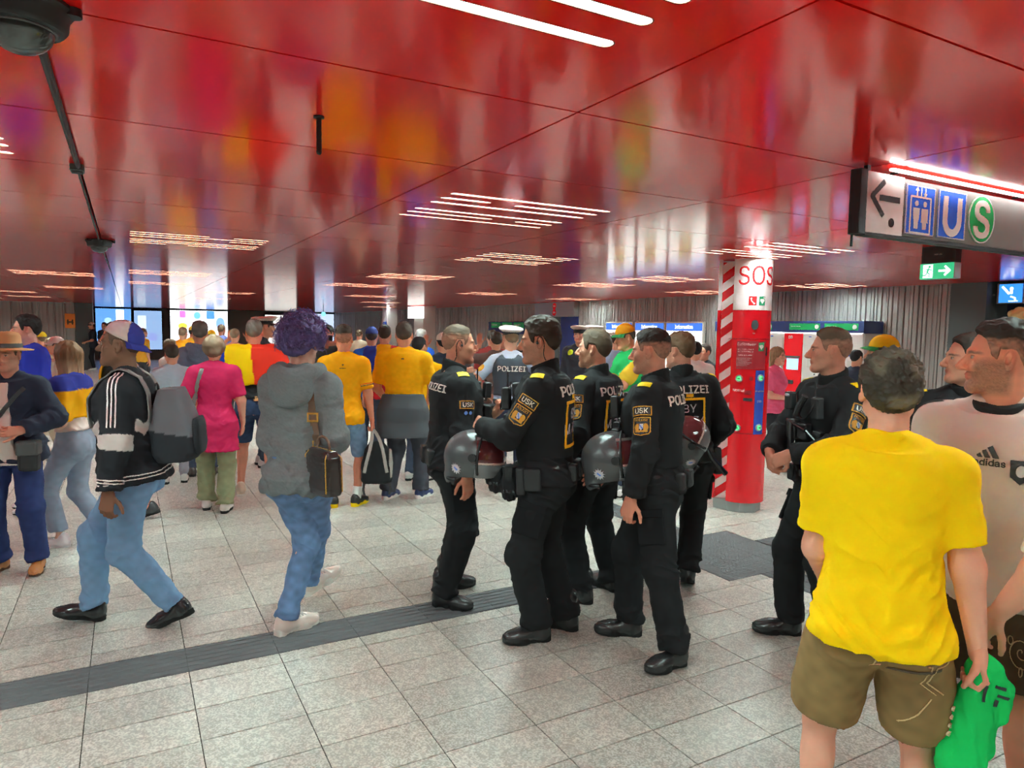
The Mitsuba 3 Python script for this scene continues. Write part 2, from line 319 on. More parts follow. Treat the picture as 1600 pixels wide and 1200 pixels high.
def nets(vol, o, h):
    """surface nets"""
    ins = vol < 0
    s = np.zeros(tuple(n - 1 for n in vol.shape), np.int8); sl = lambda d, n: slice(d, n - 1 + d)
    for i in (0, 1):
        for j in (0, 1):
            for k in (0, 1): s += ins[sl(i, vol.shape[0]), sl(j, vol.shape[1]), sl(k, vol.shape[2])]
    act = (s > 0) & (s < 8); ijk = np.argwhere(act)
    cv = {(a, b, c): vol[ijk[:, 0] + a, ijk[:, 1] + b, ijk[:, 2] + c] for a in (0, 1) for b in (0, 1) for c in (0, 1)}
    acc = np.zeros((len(ijk), 3)); n = np.zeros(len(ijk))
    for ca in cv:
        for ax in range(3):
            if ca[ax]: continue
            cb = tuple(1 if i == ax else ca[i] for i in range(3)); va, vb = cv[ca], cv[cb]
            x = (va < 0) != (vb < 0); t = np.where(x, va / np.where(x, va - vb, 1), 0)
            for i in range(3): acc[:, i] += np.where(x, ca[i] + (t if i == ax else 0), 0)
            n += x
    v = (ijk + acc / n[:, None]) * h + o
    idx = np.full(act.shape, -1, np.int64); idx[act] = np.arange(len(ijk)); F = []
    for ax in range(3):
        a, b = [(1, 2), (2, 0), (0, 1)][ax]
        sa = [slice(1, -1)] * 3; sa[ax] = slice(0, -1); sb = list(sa); sb[ax] = slice(1, None)
        lo, hi = ins[tuple(sa)], ins[tuple(sb)]
        for flip, mask in ((False, lo & ~hi), (True, ~lo & hi)):
            e = np.argwhere(mask); 
            if not len(e): continue
            e[:, a] += 1; e[:, b] += 1
            def at(da, db):
                q = e.copy(); q[:, a] += da; q[:, b] += db; return idx[q[:, 0], q[:, 1], q[:, 2]]
            q = np.stack([at(-1, -1), at(0, -1), at(0, 0), at(-1, 0)], 1)
            F.append(q[:, ::-1] if flip else q)
    q = np.vstack(F); q = q[(q >= 0).all(1)]
    return trimesh.Trimesh(v, np.vstack([q[:, [0, 1, 2]], q[:, [0, 2, 3]]]), process=False)
def field(prims, h):
    adds = [p for p in prims if p[4] == 'add']
    lo = np.min([p[1] for p in adds], 0) - 3 * h; hi = np.max([p[2] for p in adds], 0) + 3 * h
    n = np.ceil((hi - lo) / h).astype(int) + 1
    ax = [(lo[i] + h * np.arange(n[i])).astype(f32) for i in range(3)]
    vol = np.full(n, .5, f32)
    for fn, a, b, k, op in prims:
        m = k + 2 * h; i0 = np.clip(((a - m - lo) / h).astype(int), 0, n); i1 = np.clip(((b + m - lo) / h).astype(int) + 2, 0, n)
        if (i1 <= i0).any(): continue
        sl = tuple(slice(i0[i], i1[i]) for i in range(3))
        d = fn(ax[0][sl[0], None, None], ax[1][None, sl[1], None], ax[2][None, None, sl[2]]).astype(f32)
        o = vol[sl]
        if op == 'add': kk = np.maximum(k - np.abs(o - d), 0); vol[sl] = np.minimum(o, d) - kk * kk / (4 * k)
        elif op == 'sub': d = -d; kk = np.maximum(k - np.abs(o - d), 0); vol[sl] = np.maximum(o, d) + kk * kk / (4 * k)
        else: vol[sl] = np.maximum(o, d)
    return vol, lo
def solid(prims, h):
    vol, lo = field(prims, h); vol[[0, -1]] = .5; vol[:, [0, -1]] = .5; vol[:, :, [0, -1]] = .5
    return nets(vol, lo, h)
def vnorm(m):
    f, v = m.faces, m.vertices; n = np.zeros_like(v); c = np.cross(v[f[:, 1]] - v[f[:, 0]], v[f[:, 2]] - v[f[:, 0]])
    for k in range(3): np.add.at(n, f[:, k], c)
    return n / (np.linalg.norm(n, axis=1, keepdims=True) + 1e-12)
def push(m, d): m.vertices = m.vertices + vnorm(m) * np.asarray(d)[:, None]; return m
def nz(p, s, seed=0): return meshkit.noise(np.asarray(p) * np.asarray(s, float) + 50, seed) - .5

def rdg(p, s, seed=0): return .28 - np.abs(nz(p, s, seed)) * 2     # sharp creases
def ik(a, b, l1, l2, pole):
    d = b - a; L = np.linalg.norm(d); 
    if L > (l1 + l2) * .998: b = a + d / L * (l1 + l2) * .998; d = b - a; L = np.linalg.norm(d)
    u = d / L; x = (l1 * l1 - l2 * l2 + L * L) / (2 * L); y = math.sqrt(max(l1 * l1 - x * x, 0)); p = np.asarray(pole, float); p = p - u * (p @ u)
    return a + u * x + unit(p) * y, b

class Rig: pass
def rig(pose, female=False, sw=1.0):
    g = Rig(); P = pose.get
    g.hip = V(*P('hip', (0, 0, 0))) + V(0, 0, .93)
    fwd, side = P('lean', (3, 0)); g.R = Rz(P('twist', 0) * RAD) @ Rx(-fwd * RAD) @ Ry(side * RAD)
    g.TP = lambda p: g.hip + g.R @ (np.asarray(p, float) - V(0, 0, .93))
    g.PR = Rz(P('pelvis', P('twist', 0) * .4) * RAD)
    g.sw = sw
    g.neck = g.TP((0, -.012, 1.485))
    y, p, r = P('head', (0, 0, 0)); g.HR = Rz(y * RAD) @ Rx(-p * RAD) @ Ry(r * RAD)
    g.hc = g.neck + g.R @ V(0, .012 + P('headfwd', 0) * .5, .072) + g.HR @ V(0, .012 + P('headfwd', 0) * .5, .098)
    g.feet = []
    for sgn, f in zip((-1, 1), P('feet', [(-.11, 0, 8, 0, 0), (.11, 0, -8, 0, 0)])):
        x, yy, yaw, pit, lift = (tuple(f) + (0, 0, 0))[:5]
        FR = Rz(yaw * RAD); M = np.eye(4); M[:3, :3] = FR
        piv = V(0, .12, 0) if pit > 0 else V(0, -.06, 0)
        FR2 = FR @ Rx(-pit * RAD); o = V(x, yy, lift) + FR @ piv - FR2 @ piv
        hip = g.hip + g.PR @ V(sgn * .088, 0, -.02); ank = o + FR2 @ V(0, 0, .085)
        kn, ank2 = ik(hip, ank, .425, .425, P('knee', {}).get(sgn, FR @ V(0, 1, .1)))
        g.feet.append(dict(o=o + (ank2 - ank), R=FR2, hip=hip, knee=kn, ank=ank2, s=sgn))
    g.arms = []
    for sgn, hd in zip((-1, 1), P('hands', [(-.27, .03, .82), (.27, .03, .82)])):
        sh = g.TP((sgn * .176 * sw, -.012, 1.408)); w = V(*hd[:3])
        pole = P('elbow', {}).get(sgn, V(sgn * .5, -1, -.2))
        el, w = ik(sh, w, .29, .26, pole)
        fd = unit(w - el); spec = P('grip', {}).get(sgn, {})
        Yd = unit(spec.get('dir', fd)); back = np.asarray(spec.get('back', V(sgn * 1, .25, 0)), float); Zd = unit(back - Yd * (back @ Yd)); Xd = unit(np.cross(Yd, Zd)) * sgn
        g.arms.append(dict(sh=sh, el=el, wr=w, X=Xd, Y=Yd, Z=Zd, s=sgn, curl=spec.get('curl', .38), thumb=spec.get('thumb', 0)))
    return g
# torso outline of a bare body: height, half width, half depth, depth offset
TORSO_M = np.array([(.80, .150, .105, 0), (.86, .166, .115, -.004), (.93, .168, .118, -.008), (1.01, .152, .108, 0), (1.09, .143, .105, .005), (1.20, .152, .112, .008), (1.31, .168, .12, .006), (1.38, .168, .115, 0), (1.44, .14, .09, -.012), (1.485, .085, .066, -.018), (1.52, .06, .058, -.016)])
TORSO_F = np.array([(.80, .158, .11, 0), (.86, .178, .122, -.008), (.93, .172, .118, -.010), (1.01, .145, .1, 0), (1.09, .124, .09, .006), (1.20, .135, .10, .012), (1.29, .15, .122, .02), (1.36, .148, .11, .008), (1.43, .12, .082, -.01), (1.485, .07, .058, -.016), (1.52, .05, .05, -.014)])
def torso(g, female, ix=0., iy=0., z0=.80, z1=1.52, girth=1.0, belly=0., extra=None, k=.03, cut=(), chest=1.0):
    a = (TORSO_F if female else TORSO_M); z = np.linspace(z0, z1, 26); wx, wy, oy = (np.interp(z, a[:, 0], a[:, i]) for i in (1, 2, 3))
    b = np.exp(-((z - 1.06) / .12) ** 2); c = np.exp(-((z - 1.32) / .1) ** 2)
    wx = wx * girth * (1 + (chest - 1) * c) + ix + belly * .5 * b; wy = wy * girth + iy + belly * .5 * b; oy = oy + belly * .5 * b
    if extra is not None: e = np.interp(z, extra[0], extra[1]); wx, wy = wx + e, wy + e
    return loft(g.hip - g.R @ V(0, 0, .93), g.R, z, wx, wy, oy, k=k, cut=cut)
def arm_prims(g, r0=(.054, .045, .040, .027), to=1.0, k=.025, cap=.053, inf=0., ends=True, frm=0.):
    out = []
    for A in g.arms:
        L1, L2 = np.linalg.norm(A['el'] - A['sh']), np.linalg.norm(A['wr'] - A['el']); q = to * (L1 + L2); u1, u2 = unit(A['el'] - A['sh']), unit(A['wr'] - A['el'])
        if to <= 0: continue
        c1 = [(A['sh'] + u1 * q, u1)] if q < L1 else []
        out.append(cone(A['sh'], A['el'] + u1 * .0, r0[0] + inf, r0[1] + inf, k, c1, prof=([0, .35, 1], [r0[0] + inf, r0[0] * .93 + inf, r0[1] + inf])))
        out.append(ellip(A['sh'], cap + inf, k=.04, cut=c1))
        if q > L1:
            c2 = [(A['el'] + u2 * (q - L1), u2)]
            out.append(cone(A['el'], A['wr'], r0[1] + inf, r0[3] + inf, k, c2 if to < .999 else [], prof=([0, .3, 1], [r0[1] + inf, r0[2] * 1.06 + inf, r0[3] + inf])))
    return out
def leg_prims(g, female=False, inf=0., k=.03):
    out = []; f = 1.04 if female else 1.0
    for s in (-1, 1): out.append(cone(g.TP((s * .03, -.022, 1.482)), g.TP((s * .145 * g.sw, -.018, 1.418)), .043, .038, .035))
    for F in g.feet:
        out.append(cone(F['hip'], F['knee'], .085 * f + inf, .052 + inf, k, prof=([0, .3, 1], [.088 * f + inf, .08 * f + inf, .053 + inf])))
        c = F['R'] @ V(0, -.012, 0)
        out.append(cone(F['knee'], F['ank'], .053, .036, k, prof=([0, .3, .75, 1], [.052 + inf, .054 + inf, .038 + inf, .035 + inf])))
        out.append(ellip(F['knee'] * .72 + F['ank'] * .28 + c * 1.6, (.043 + inf, .045 + inf, .09), k=.03))
        b = g.hip + g.PR @ V(F['s'] * .075, -.055, -.06); out.append(ellip(b, (.085 + inf, .08 + inf, .085 + inf), k=.05))
    return out
def foot_prims(g):
    out = []
    for F in g.feet:
        t = lambda *p: F['o'] + F['R'] @ V(*p)
        out += [cone(F['ank'], t(0, .02, .05), .034, .032), cone(t(0, .0, .045), t(0, .14, .028), .034, .026), ellip(t(0, -.03, .035), (.032, .04, .035), F['R'])]
    return out

# ---- heads
def head_prims(g, female=False, neck=1.0, nose=1.0, jaw=1.0):
    c, R = g.hc, g.HR; t = lambda *p: c + R @ V(*p); j = jaw * (.92 if female else 1.0)
    P = [cone(g.neck + g.R @ V(0, 0, -.06), t(0, -.022, -.04), (.05 if female else .064) * neck, (.046 if female else .057) * neck, k=.03),
         ellip(t(0, -.014, .030), (.0765, .098, .089), R, .02), ellip(t(0, .022, -.034), (.063 * j, .070, .083), R, .03), ellip(t(0, .074, -.096), (.026 * j, .022, .020), R, .025)]
    for s in (-1, 1):
        P += [cone(t(s * .054 * j, -.006, -.055), t(s * .018, .073, -.099), .018, .015, k=.025), ellip(t(s * .043, .062, -.020), (.020, .018, .018), R, .02)]
    P += [ellip(t(0, .081, .025), (.048, .012, .010), R, .016)]
    for s in (-1, 1): P += [ellip(t(s * .031, .099, .006), (.018, .014, .0105), R, .012, 'sub'), ellip(t(s * .031, .0775, .006), (.0125,) * 3, R, .003)]
    P += [cone(t(0, .089, .012), t(0, .108 + .008 * nose, -.026), .0085, .0125, k=.012), ellip(t(0, .102, -.033), (.0165, .012, .008), R, .008),
          ellip(t(0, .0905, -.0535), (.023, .009, .0055), R, .006), ellip(t(0, .0885, -.0645), (.019, .009, .0065), R, .006), ellip(t(0, .0995, -.059), (.022, .007, .0014), R, .002, 'sub')]
    for s in (-1, 1):
        E = R @ Rz(-s * .42) @ Rx(.12); P += [ellip(t(s * .0795, -.012, -.002), (.0095, .019, .032), E, .006), ellip(t(s * .087, -.004, .002), (.0075, .0105, .018), E, .004, 'sub'), ellip(t(s * .081, -.006, -.028), (.006, .009, .010), E, .006)]
    return P
def head_local(g, v): return (v - g.hc) @ g.HR
def face_color(q, base, brow=(60, 42, 32), lip=None, beard=None, bstr=.0, iris=(70, 50, 35), hairtint=None, seed=0, dark=False):
    base = np.array(lin(base)); n = len(q); C = np.tile(base, (n, 1)); x, y, z = q.T; ax = np.abs(x)
    def mixin(col, w): 
        nonlocal C; w = np.clip(w, 0, 1)[:, None]; C = C * (1 - w) + np.array(lin(col)) * w
    S = lambda a, b, v: np.clip((v - a) / (b - a), 0, 1)
    red = (np.exp(-(((ax - .042) / .022) ** 2 + ((z + .02) / .022) ** 2)) * (y > .02) + np.exp(-((x / .014) ** 2 + ((z + .03) / .012) ** 2)) * (y > .09) + .8 * (ax > .074)) * .35
    C *= 1 - red[:, None] * np.array([.02, .22, .24])
    C *= (1 + .10 * nz(q, 60, seed))[:, None]
    if beard is not None and bstr > 0:
        m = S(.0, -.03, z - .012 * np.clip((ax - .03) / .03, 0, 1)) * S(-.035, -.01, y) * (1 - np.exp(-((x / .020) ** 2 + ((z + .060) / .009) ** 2) ** 2) * (y > .07)) * S(-.13, -.105, z)
        m *= 1 - S(.0, .03, .055 - ax) * (z > -.042) * (y > .05); m *= np.clip(.9 + .5 * nz(q, 260, seed + 1), 0, 1.2); mixin(beard, m * bstr)
    w = np.exp(-(((ax - .031) / .021) ** 4 + ((z - .0245 + .0035 * ((ax - .03) / .02) ** 2) / .0052) ** 4)) * (y > .055); mixin(brow, w * .85)
    lip = lip or tuple(int(c * k) for c, k in zip((base ** (1 / 2.2)) * 255, (.86, .62, .62)))
    mixin(lip, np.exp(-((x / .024) ** 4 + ((z + .0595) / .0105) ** 4)) * (y > .08) * .8)
    r = np.sqrt((ax - .031) ** 2 + (y - .0775) ** 2 + (z - .006) ** 2); eye = (r < .0138) & (np.abs(z - .0055) < .0046) & (y > .0835)
    C[eye] = lin(172, 162, 156); ir = eye & ((ax - .031) ** 2 + (z - .006) ** 2 < .0052 ** 2); C[ir] = lin(iris)
    lid = (r < .016) & (np.abs(z - .0118) < .0018) & (y > .080); C[lid] *= .42
    return C
def hairline(y): return np.interp(y, [-.2, -.085, -.055, -.035, -.03, .014, .02, .034, .052, .07, .2], [-.085, -.075, -.03, .012, .022, .026, -.016, -.004, .064, .088, .095])
def hair_mesh(g, top=.022, side=.008, back=.010, front=.0, tuft=.004, freq=60, sub=4, seed=0, line=0., recede=0., swirl=1.0, sidez=.055):
    """hair as a star-shaped shell about the skull; below the hairline it sinks under the skin"""
    m = trimesh.creation.icosphere(sub); d = np.array(m.vertices); d /= np.linalg.norm(d, axis=1, keepdims=True)
    c = V(0, -.014, .030); r = V(.0765, .098, .089); sk = 1 / np.sqrt(((d / r) ** 2).sum(1)); p = d * sk[:, None] + c
    hl = hairline(p[:, 1]) + line + recede * np.exp(-((np.abs(p[:, 0]) - .04) / .015) ** 2) * (p[:, 1] > .03)
    e = np.clip((p[:, 2] - hl) / .018, 0, 1); tz = np.clip((p[:, 2] - sidez + .012) / .062, 0, 1); tz = tz * tz * (3 - 2 * tz)
    bk = np.clip((-p[:, 1] - .02) / .06, 0, 1)
    th = (side * (1 - bk) + back * bk) * (1 - tz) + top * tz + front * np.clip((p[:, 1] - .02) / .05, 0, 1) * tz
    n = nz(p * V(1, swirl, 1), freq, seed) + .5 * nz(p, freq * 2.1, seed + 1)
    th = th + (tuft * n * 2 + .0035 * nz(p * V(1, .35, .6), 190, seed + 3)) * (.45 + .55 * tz)
    rr = sk + np.where(e > 0, th * e ** .75, 0) - .010 * (1 - e)
    m = trimesh.Trimesh((d * rr[:, None] + c) @ g.HR.T + g.hc, m.faces, process=False); m.th = th; m.q = p
    return m
def hair_color(m, rgb, shade=.35, skin=None, fade=0., seed=0, streak=(30, 14, 30), hi=None):
    C = np.tile(np.array(lin(rgb)), (len(m.vertices), 1)); n = nz(m.q, streak, seed + 5); C *= (1 + shade * 2 * n)[:, None]
    if hi is not None: w = np.clip(nz(m.q, 22, seed + 9) * 3, 0, 1)[:, None]; C = C * (1 - w) + np.array(lin(hi)) * w
    if skin is not None and fade > 0: w = np.clip((fade - m.th) / fade, 0, .62)[:, None]; C = C * (1 - w) + np.array(lin(skin)) * w * .72
    return np.clip(C, 0, 1)
# ---- hands
def hand_prims(A):
    w, X, Y, Z = A['wr'], A['X'], A['Y'], A['Z']; t = lambda x, y, z: w + X * x + Y * y + Z * z; c = A['curl']; P = [cone(w - Y * .03, w + Y * .015, .027, .025, k=.015)]
    for i, (bx_, by, L, r) in enumerate([(.030, .088, .074, .0090), (.010, .092, .082, .0093), (-.010, .088, .076, .0088), (-.028, .080, .060, .0078)]):
        P.append(cone(t(bx_ * .62, .006, 0), t(bx_, by, 0), .0155, .0112, k=.014))
        p = t(bx_, by, 0); a = 0; spread = X * (bx_ * 1.2)
        for sg, da, r0, r1 in ((.45, .75, r * 1.05, r), (.31, 1.05, r, r * .93), (.24, .7, r * .93, r * .8)):
            a += c * da; d = unit(Y * math.cos(a) - Z * math.sin(a) + spread * (1 if c < .9 else 0)); q = p + d * L * sg; P.append(cone(p, q, r0, r1, k=.0035)); p = q
    P.append(ellip(t(.022, .036, -.008), (.015, .030, .014), np.stack([X, Y, Z], 1), .012))
    th = A['thumb']; d0 = unit(X * (.75 - .35 * th) + Y * .62 - Z * (.3 + .5 * th)); p = t(.020, .020, -.006)
    d1 = unit(d0 + Y * .45 - X * (.15 + .5 * th) - Z * .25 * th); d2 = unit(d1 + Y * .3 - X * (.1 + .5 * th))
    for d, L, r0, r1 in ((d0, .045, .0135, .011), (d1, .034, .0108, .0098), (d2, .026, .0098, .0078)):
        q = p + d * L; P.append(cone(p, q, r0, r1, k=.006)); p = q
    return P
def hand_color(base, n): return np.tile(np.array(lin(base)), (n, 1))
# ---- garments
def sleeve_param(g, v):
    """per vertex: distance along the nearer arm (0 shoulder, .53 wrist), distance to its axis"""
    best = np.full(len(v), 9.); t = np.zeros(len(v)); side = np.zeros(len(v))
    for A in g.arms:
        o = 0
        for a, b in ((A['sh'], A['el']), (A['el'], A['wr'])):
            L = np.linalg.norm(b - a); u = (b - a) / L; s = np.clip((v - a) @ u, 0, L); d = np.linalg.norm(v - a - u * s[:, None], axis=1)
            w = d < best; best = np.where(w, d, best); t = np.where(w, o + s, t); side = np.where(w, A['s'], side); o += L
    return t, best, side
def shirt_space(g, v): return (v - g.hip) @ g.R + V(0, 0, .93)
def make_top(g, sp, h, female):
    S = sp.get; inf = S('inf', .012); to = S('to', .42)
    pr = [torso(g, female, S('ix', .018), S('iy', .018), S('hem', .84), S('z1', 1.47), S('girth', 1.0), S('belly', 0), S('extra', ([.76, .95, 1.12], [S('flare', .024), .014, 0])), chest=S('chest', 1.0))]
    for A in g.arms: pr.append(cone(g.TP((A['s'] * .034, -.022, 1.485)), A['sh'] + g.R @ V(-A['s'] * .02, 0, .01), .050 + inf * .6, .047 + inf, .045, [(A['sh'] + unit(A['el'] - A['sh']) * .2, unit(A['el'] - A['sh']))]))
    pr += arm_prims(g, S('arm', (.058, .05, .046, .036)), to, .035 if S('soft', 1) else .02, .053, inf)
    if S('hem', .84) < .93:
        hp, hn = g.TP((0, 0, S('hem', .84))), -(g.R @ V(0, 0, 1))
        for s in (-1, 1): pr.append(ellip(g.hip + g.PR @ V(s * .07, -.050, -.04), (.098 + inf, .082 + inf * 1.3 + S('iy', .018) * .4, .10), k=.05, cut=[(hp, hn)]))
    if S('hood'):
        for s in (-1, 1): pr += [cone(g.TP((s * .055, .06, 1.475)), g.TP((s * .092, -.03, 1.50)), .030, .042, .03), cone(g.TP((s * .092, -.03, 1.50)), g.TP((0, -.10, 1.485)), .042, .055, .03)]
        pr += [ellip(g.TP((0, -.125, 1.42)), (.115, .065, .085), g.R, .04)]
    m = solid(pr, h); v = np.array(m.vertices); q = shirt_space(g, v); t, d, side = sleeve_param(g, v); on = np.clip((.11 - d) / .03, 0, 1) * (to > 0)
    a = S('folds', .006); sd = S('seed', 1)
    low = np.clip((1.30 - q[:, 2]) / .25, 0, 1)
    f = a * (.5 + 1.0 * low) * (2.0 * nz(q + .03 * nz(q, 6, sd)[:, None], (7, 7, 19), sd) + 1.1 * nz(q, (17, 17, 30), sd + 1))
    dg = np.c_[q[:, 0] * 5 + q[:, 2] * 7 * np.sign(q[:, 0] + .001), q[:, 1] * 6, q[:, 2] * 15 - np.abs(q[:, 0]) * 16] + 1.2 * nz(q, 5, sd + 7)[:, None]
    f = f + a * (.35 + .9 * low + .5 * np.exp(-((np.abs(q[:, 0]) - .13) / .05) ** 2)) * 1.9 * rdg(dg, 1, sd + 8)
    ft = a * 2.2 * (nz(np.c_[t * 19 + 2.5 * nz(q, 9, sd + 2), q[:, :1] * 6, q[:, 1:2] * 6], 1, sd + 3)) * (.5 + np.exp(-((t - .29) / .07) ** 2) + .9 * (t > .42) * (to > .9))
    ft = ft + a * 1.9 * rdg(np.c_[t * 17 + 2.5 * nz(q, 8, sd + 4), q[:, :1] * 9, q[:, 1:2] * 9], 1, sd + 9) * (.5 + np.exp(-((t - .29) / .08) ** 2) + .8 * (t > .40) * (to > .9))
    push(m, (f * (1 - on) + ft * on).astype(float))
    q = shirt_space(g, np.array(m.vertices))
    return m, q, t, on, side
def hood_part(p, rgb):
    g = p.g; pr = []
    for s in (-1, 1): pr += [cone(g.TP((s * .05, .075, 1.465)), g.TP((s * .108, -.02, 1.50)), .030, .042, .03), cone(g.TP((s * .108, -.02, 1.50)), g.TP((s * .088, -.125, 1.485)), .042, .046, .03), cone(g.TP((s * .088, -.125, 1.485)), g.TP((0, -.165, 1.455)), .046, .048, .03)]
    pr.append(ellip(g.TP((0, -.145, 1.40)), (.125, .062, .105), g.R, .03))
    m = solid(pr, .009 * min(p.q, 1.6)); push(m, .010 * nz(m.vertices, (14, 14, 18), 7)); c = np.tile(np.array(lin(rgb)), (len(m.vertices), 1)) * (1 + .3 * nz(m.vertices, 130, 2))[:, None]
    return add('hood', p.W(m), 'm_cloth', p.key, smooth=True, color=c)
def make_pants(g, sp, h, female):
    S = sp.get; inf = S('inf', .016); to = S('to', 1.0); pr = [torso(g, female, S('ix', .014), S('iy', .014), .825, S('waist', 1.02), S('girth', 1.0), S('belly', 0) * .6, k=.05)]
    fem = 1.04 if female else 1.0; kr, ar = S('knee', .066), S('ankle', .056); tr = S('thigh', .092) * fem
    for F in g.feet:
        l1 = np.linalg.norm(F['knee'] - F['hip']); l2 = np.linalg.norm(F['ank'] - F['knee']); u1, u2 = unit(F['knee'] - F['hip']), unit(F['ank'] - F['knee']); Q = to * (l1 + l2)
        hipo = F['hip'] + V(F['s'] * .004, 0, 0)
        c1 = [(F['hip'] + u1 * Q, u1)] if Q < l1 else []
        fl = S('flare', 0)
        pr.append(cone(hipo, F['knee'], tr, kr, S('k', .02), c1, prof=([0, .3, .7, 1], [tr, tr * .95 + .003 + fl, kr * 1.06 + .006 + fl, kr + .003 + fl])))
        pr.append(ellip(g.hip + g.PR @ V(F['s'] * .075, -.047, -.06), (.088 + inf * .5, .08 + inf * .5, .085 + inf), k=.05, cut=c1))
        if Q > l1:
            c2 = [(F['knee'] + u2 * (Q - l1), u2)]; e = F['ank'] + u2 * .06
            pr.append(cone(F['knee'], e, kr, ar, .04, c2, prof=([0, .3, .85, 1], [kr + .004, kr * .97 + .003, ar, ar + .002])))
        if S('pocket'):
            o = F['hip'] * .55 + F['knee'] * .45 + V(F['s'] * .085, 0, 0); pr.append(ellip(o, (.022, .065, .10), k=.02))
    m = solid(pr, h); v = np.array(m.vertices); a = S('folds', .006); sd = S('seed', 4)
    best = np.full(len(v), 9.); t = np.zeros(len(v)); L = np.ones(len(v)); sgn = np.zeros(len(v))
    for F in g.feet:
        o = 0
        for p, b in ((F['hip'], F['knee']), (F['knee'], F['ank'])):
            l = np.linalg.norm(b - p); u = (b - p) / l; s_ = np.clip((v - p) @ u, 0, l); dd = np.linalg.norm(v - p - u * s_[:, None], axis=1); w = dd < best
            best = np.where(w, dd, best); t = np.where(w, (o + s_ / l * .425) / .85, t); sgn = np.where(w, F['s'], sgn); o += .425
    bun = (.45 + .55 * np.exp(-((t - .5) / .10) ** 2) + 1.5 * np.clip((t - .84) / .12, 0, 1) * (to > .9) + .7 * np.exp(-((t - .05) / .08) ** 2)) 
    f = a * bun * 2.2 * (nz(np.c_[t * 15 + 2.2 * nz(v, 8, sd), v[:, :1] * 7 + sgn[:, None] * 9, v[:, 1:2] * 7], 1, sd + 1) + .45 * nz(np.c_[t * 34 + 2 * nz(v, 9, sd), v[:, :2] * 12], 1, sd + 2))
    f = f + a * bun * 2.1 * rdg(np.c_[t * 13 + 2.6 * nz(v, 7, sd + 5) + v[:, 0] * sgn * 9, v[:, :1] * 6 + sgn[:, None] * 5, v[:, 1:2] * 6], 1, sd + 6)
    push(m, f); return m, t, sgn
def shoe(F, h, boot=0., low=.0, wide=1.0, tall=1.0):
    t = lambda *p: F['o'] + F['R'] @ V(*p); R = F['R']; up = R @ V(0, 0, 1); cut = [(t(0, 0, .012), -up)]
    P = [ellip(t(0, .125, .030), (.046 * wide, .078, .040 * tall), R, .03, cut=cut), cone(t(0, -.01, .052), t(0, .10, .042), .040 * wide, .036 * wide, .03, cut), ellip(t(0, -.028, .045), (.038, .046, .050), R, .03, cut=cut),
         cone(t(0, -.02, .05), t(0, -.022, .085), .041, .040, .02, cut)]
    if boot: P.append(cone(t(0, -.015, .06), t(0, -.018, boot), .047, .054, .03, cut))
    up_ = solid(P, h)
    out = union_all([ell(0, -.032, .041, .048), ell(.0, .10, .049 * wide, .07), ell(0, .15, .040 * wide, .052), sbox(-.034, -.03, .034, .12)]).buffer(.01).buffer(-.012)
    s = ext(out, .026 + low, -.0005); s = trimesh.Trimesh(*trimesh.remesh.subdivide_to_size(s.vertices, s.faces, .06), process=False)
    s.vertices[:, 2] += np.clip((s.vertices[:, 1] - .11) / .09, 0, 1) ** 2 * .014
    M = np.eye(4); M[:3, :3], M[:3, 3] = R, F['o']; s.apply_transform(M); return up_, s

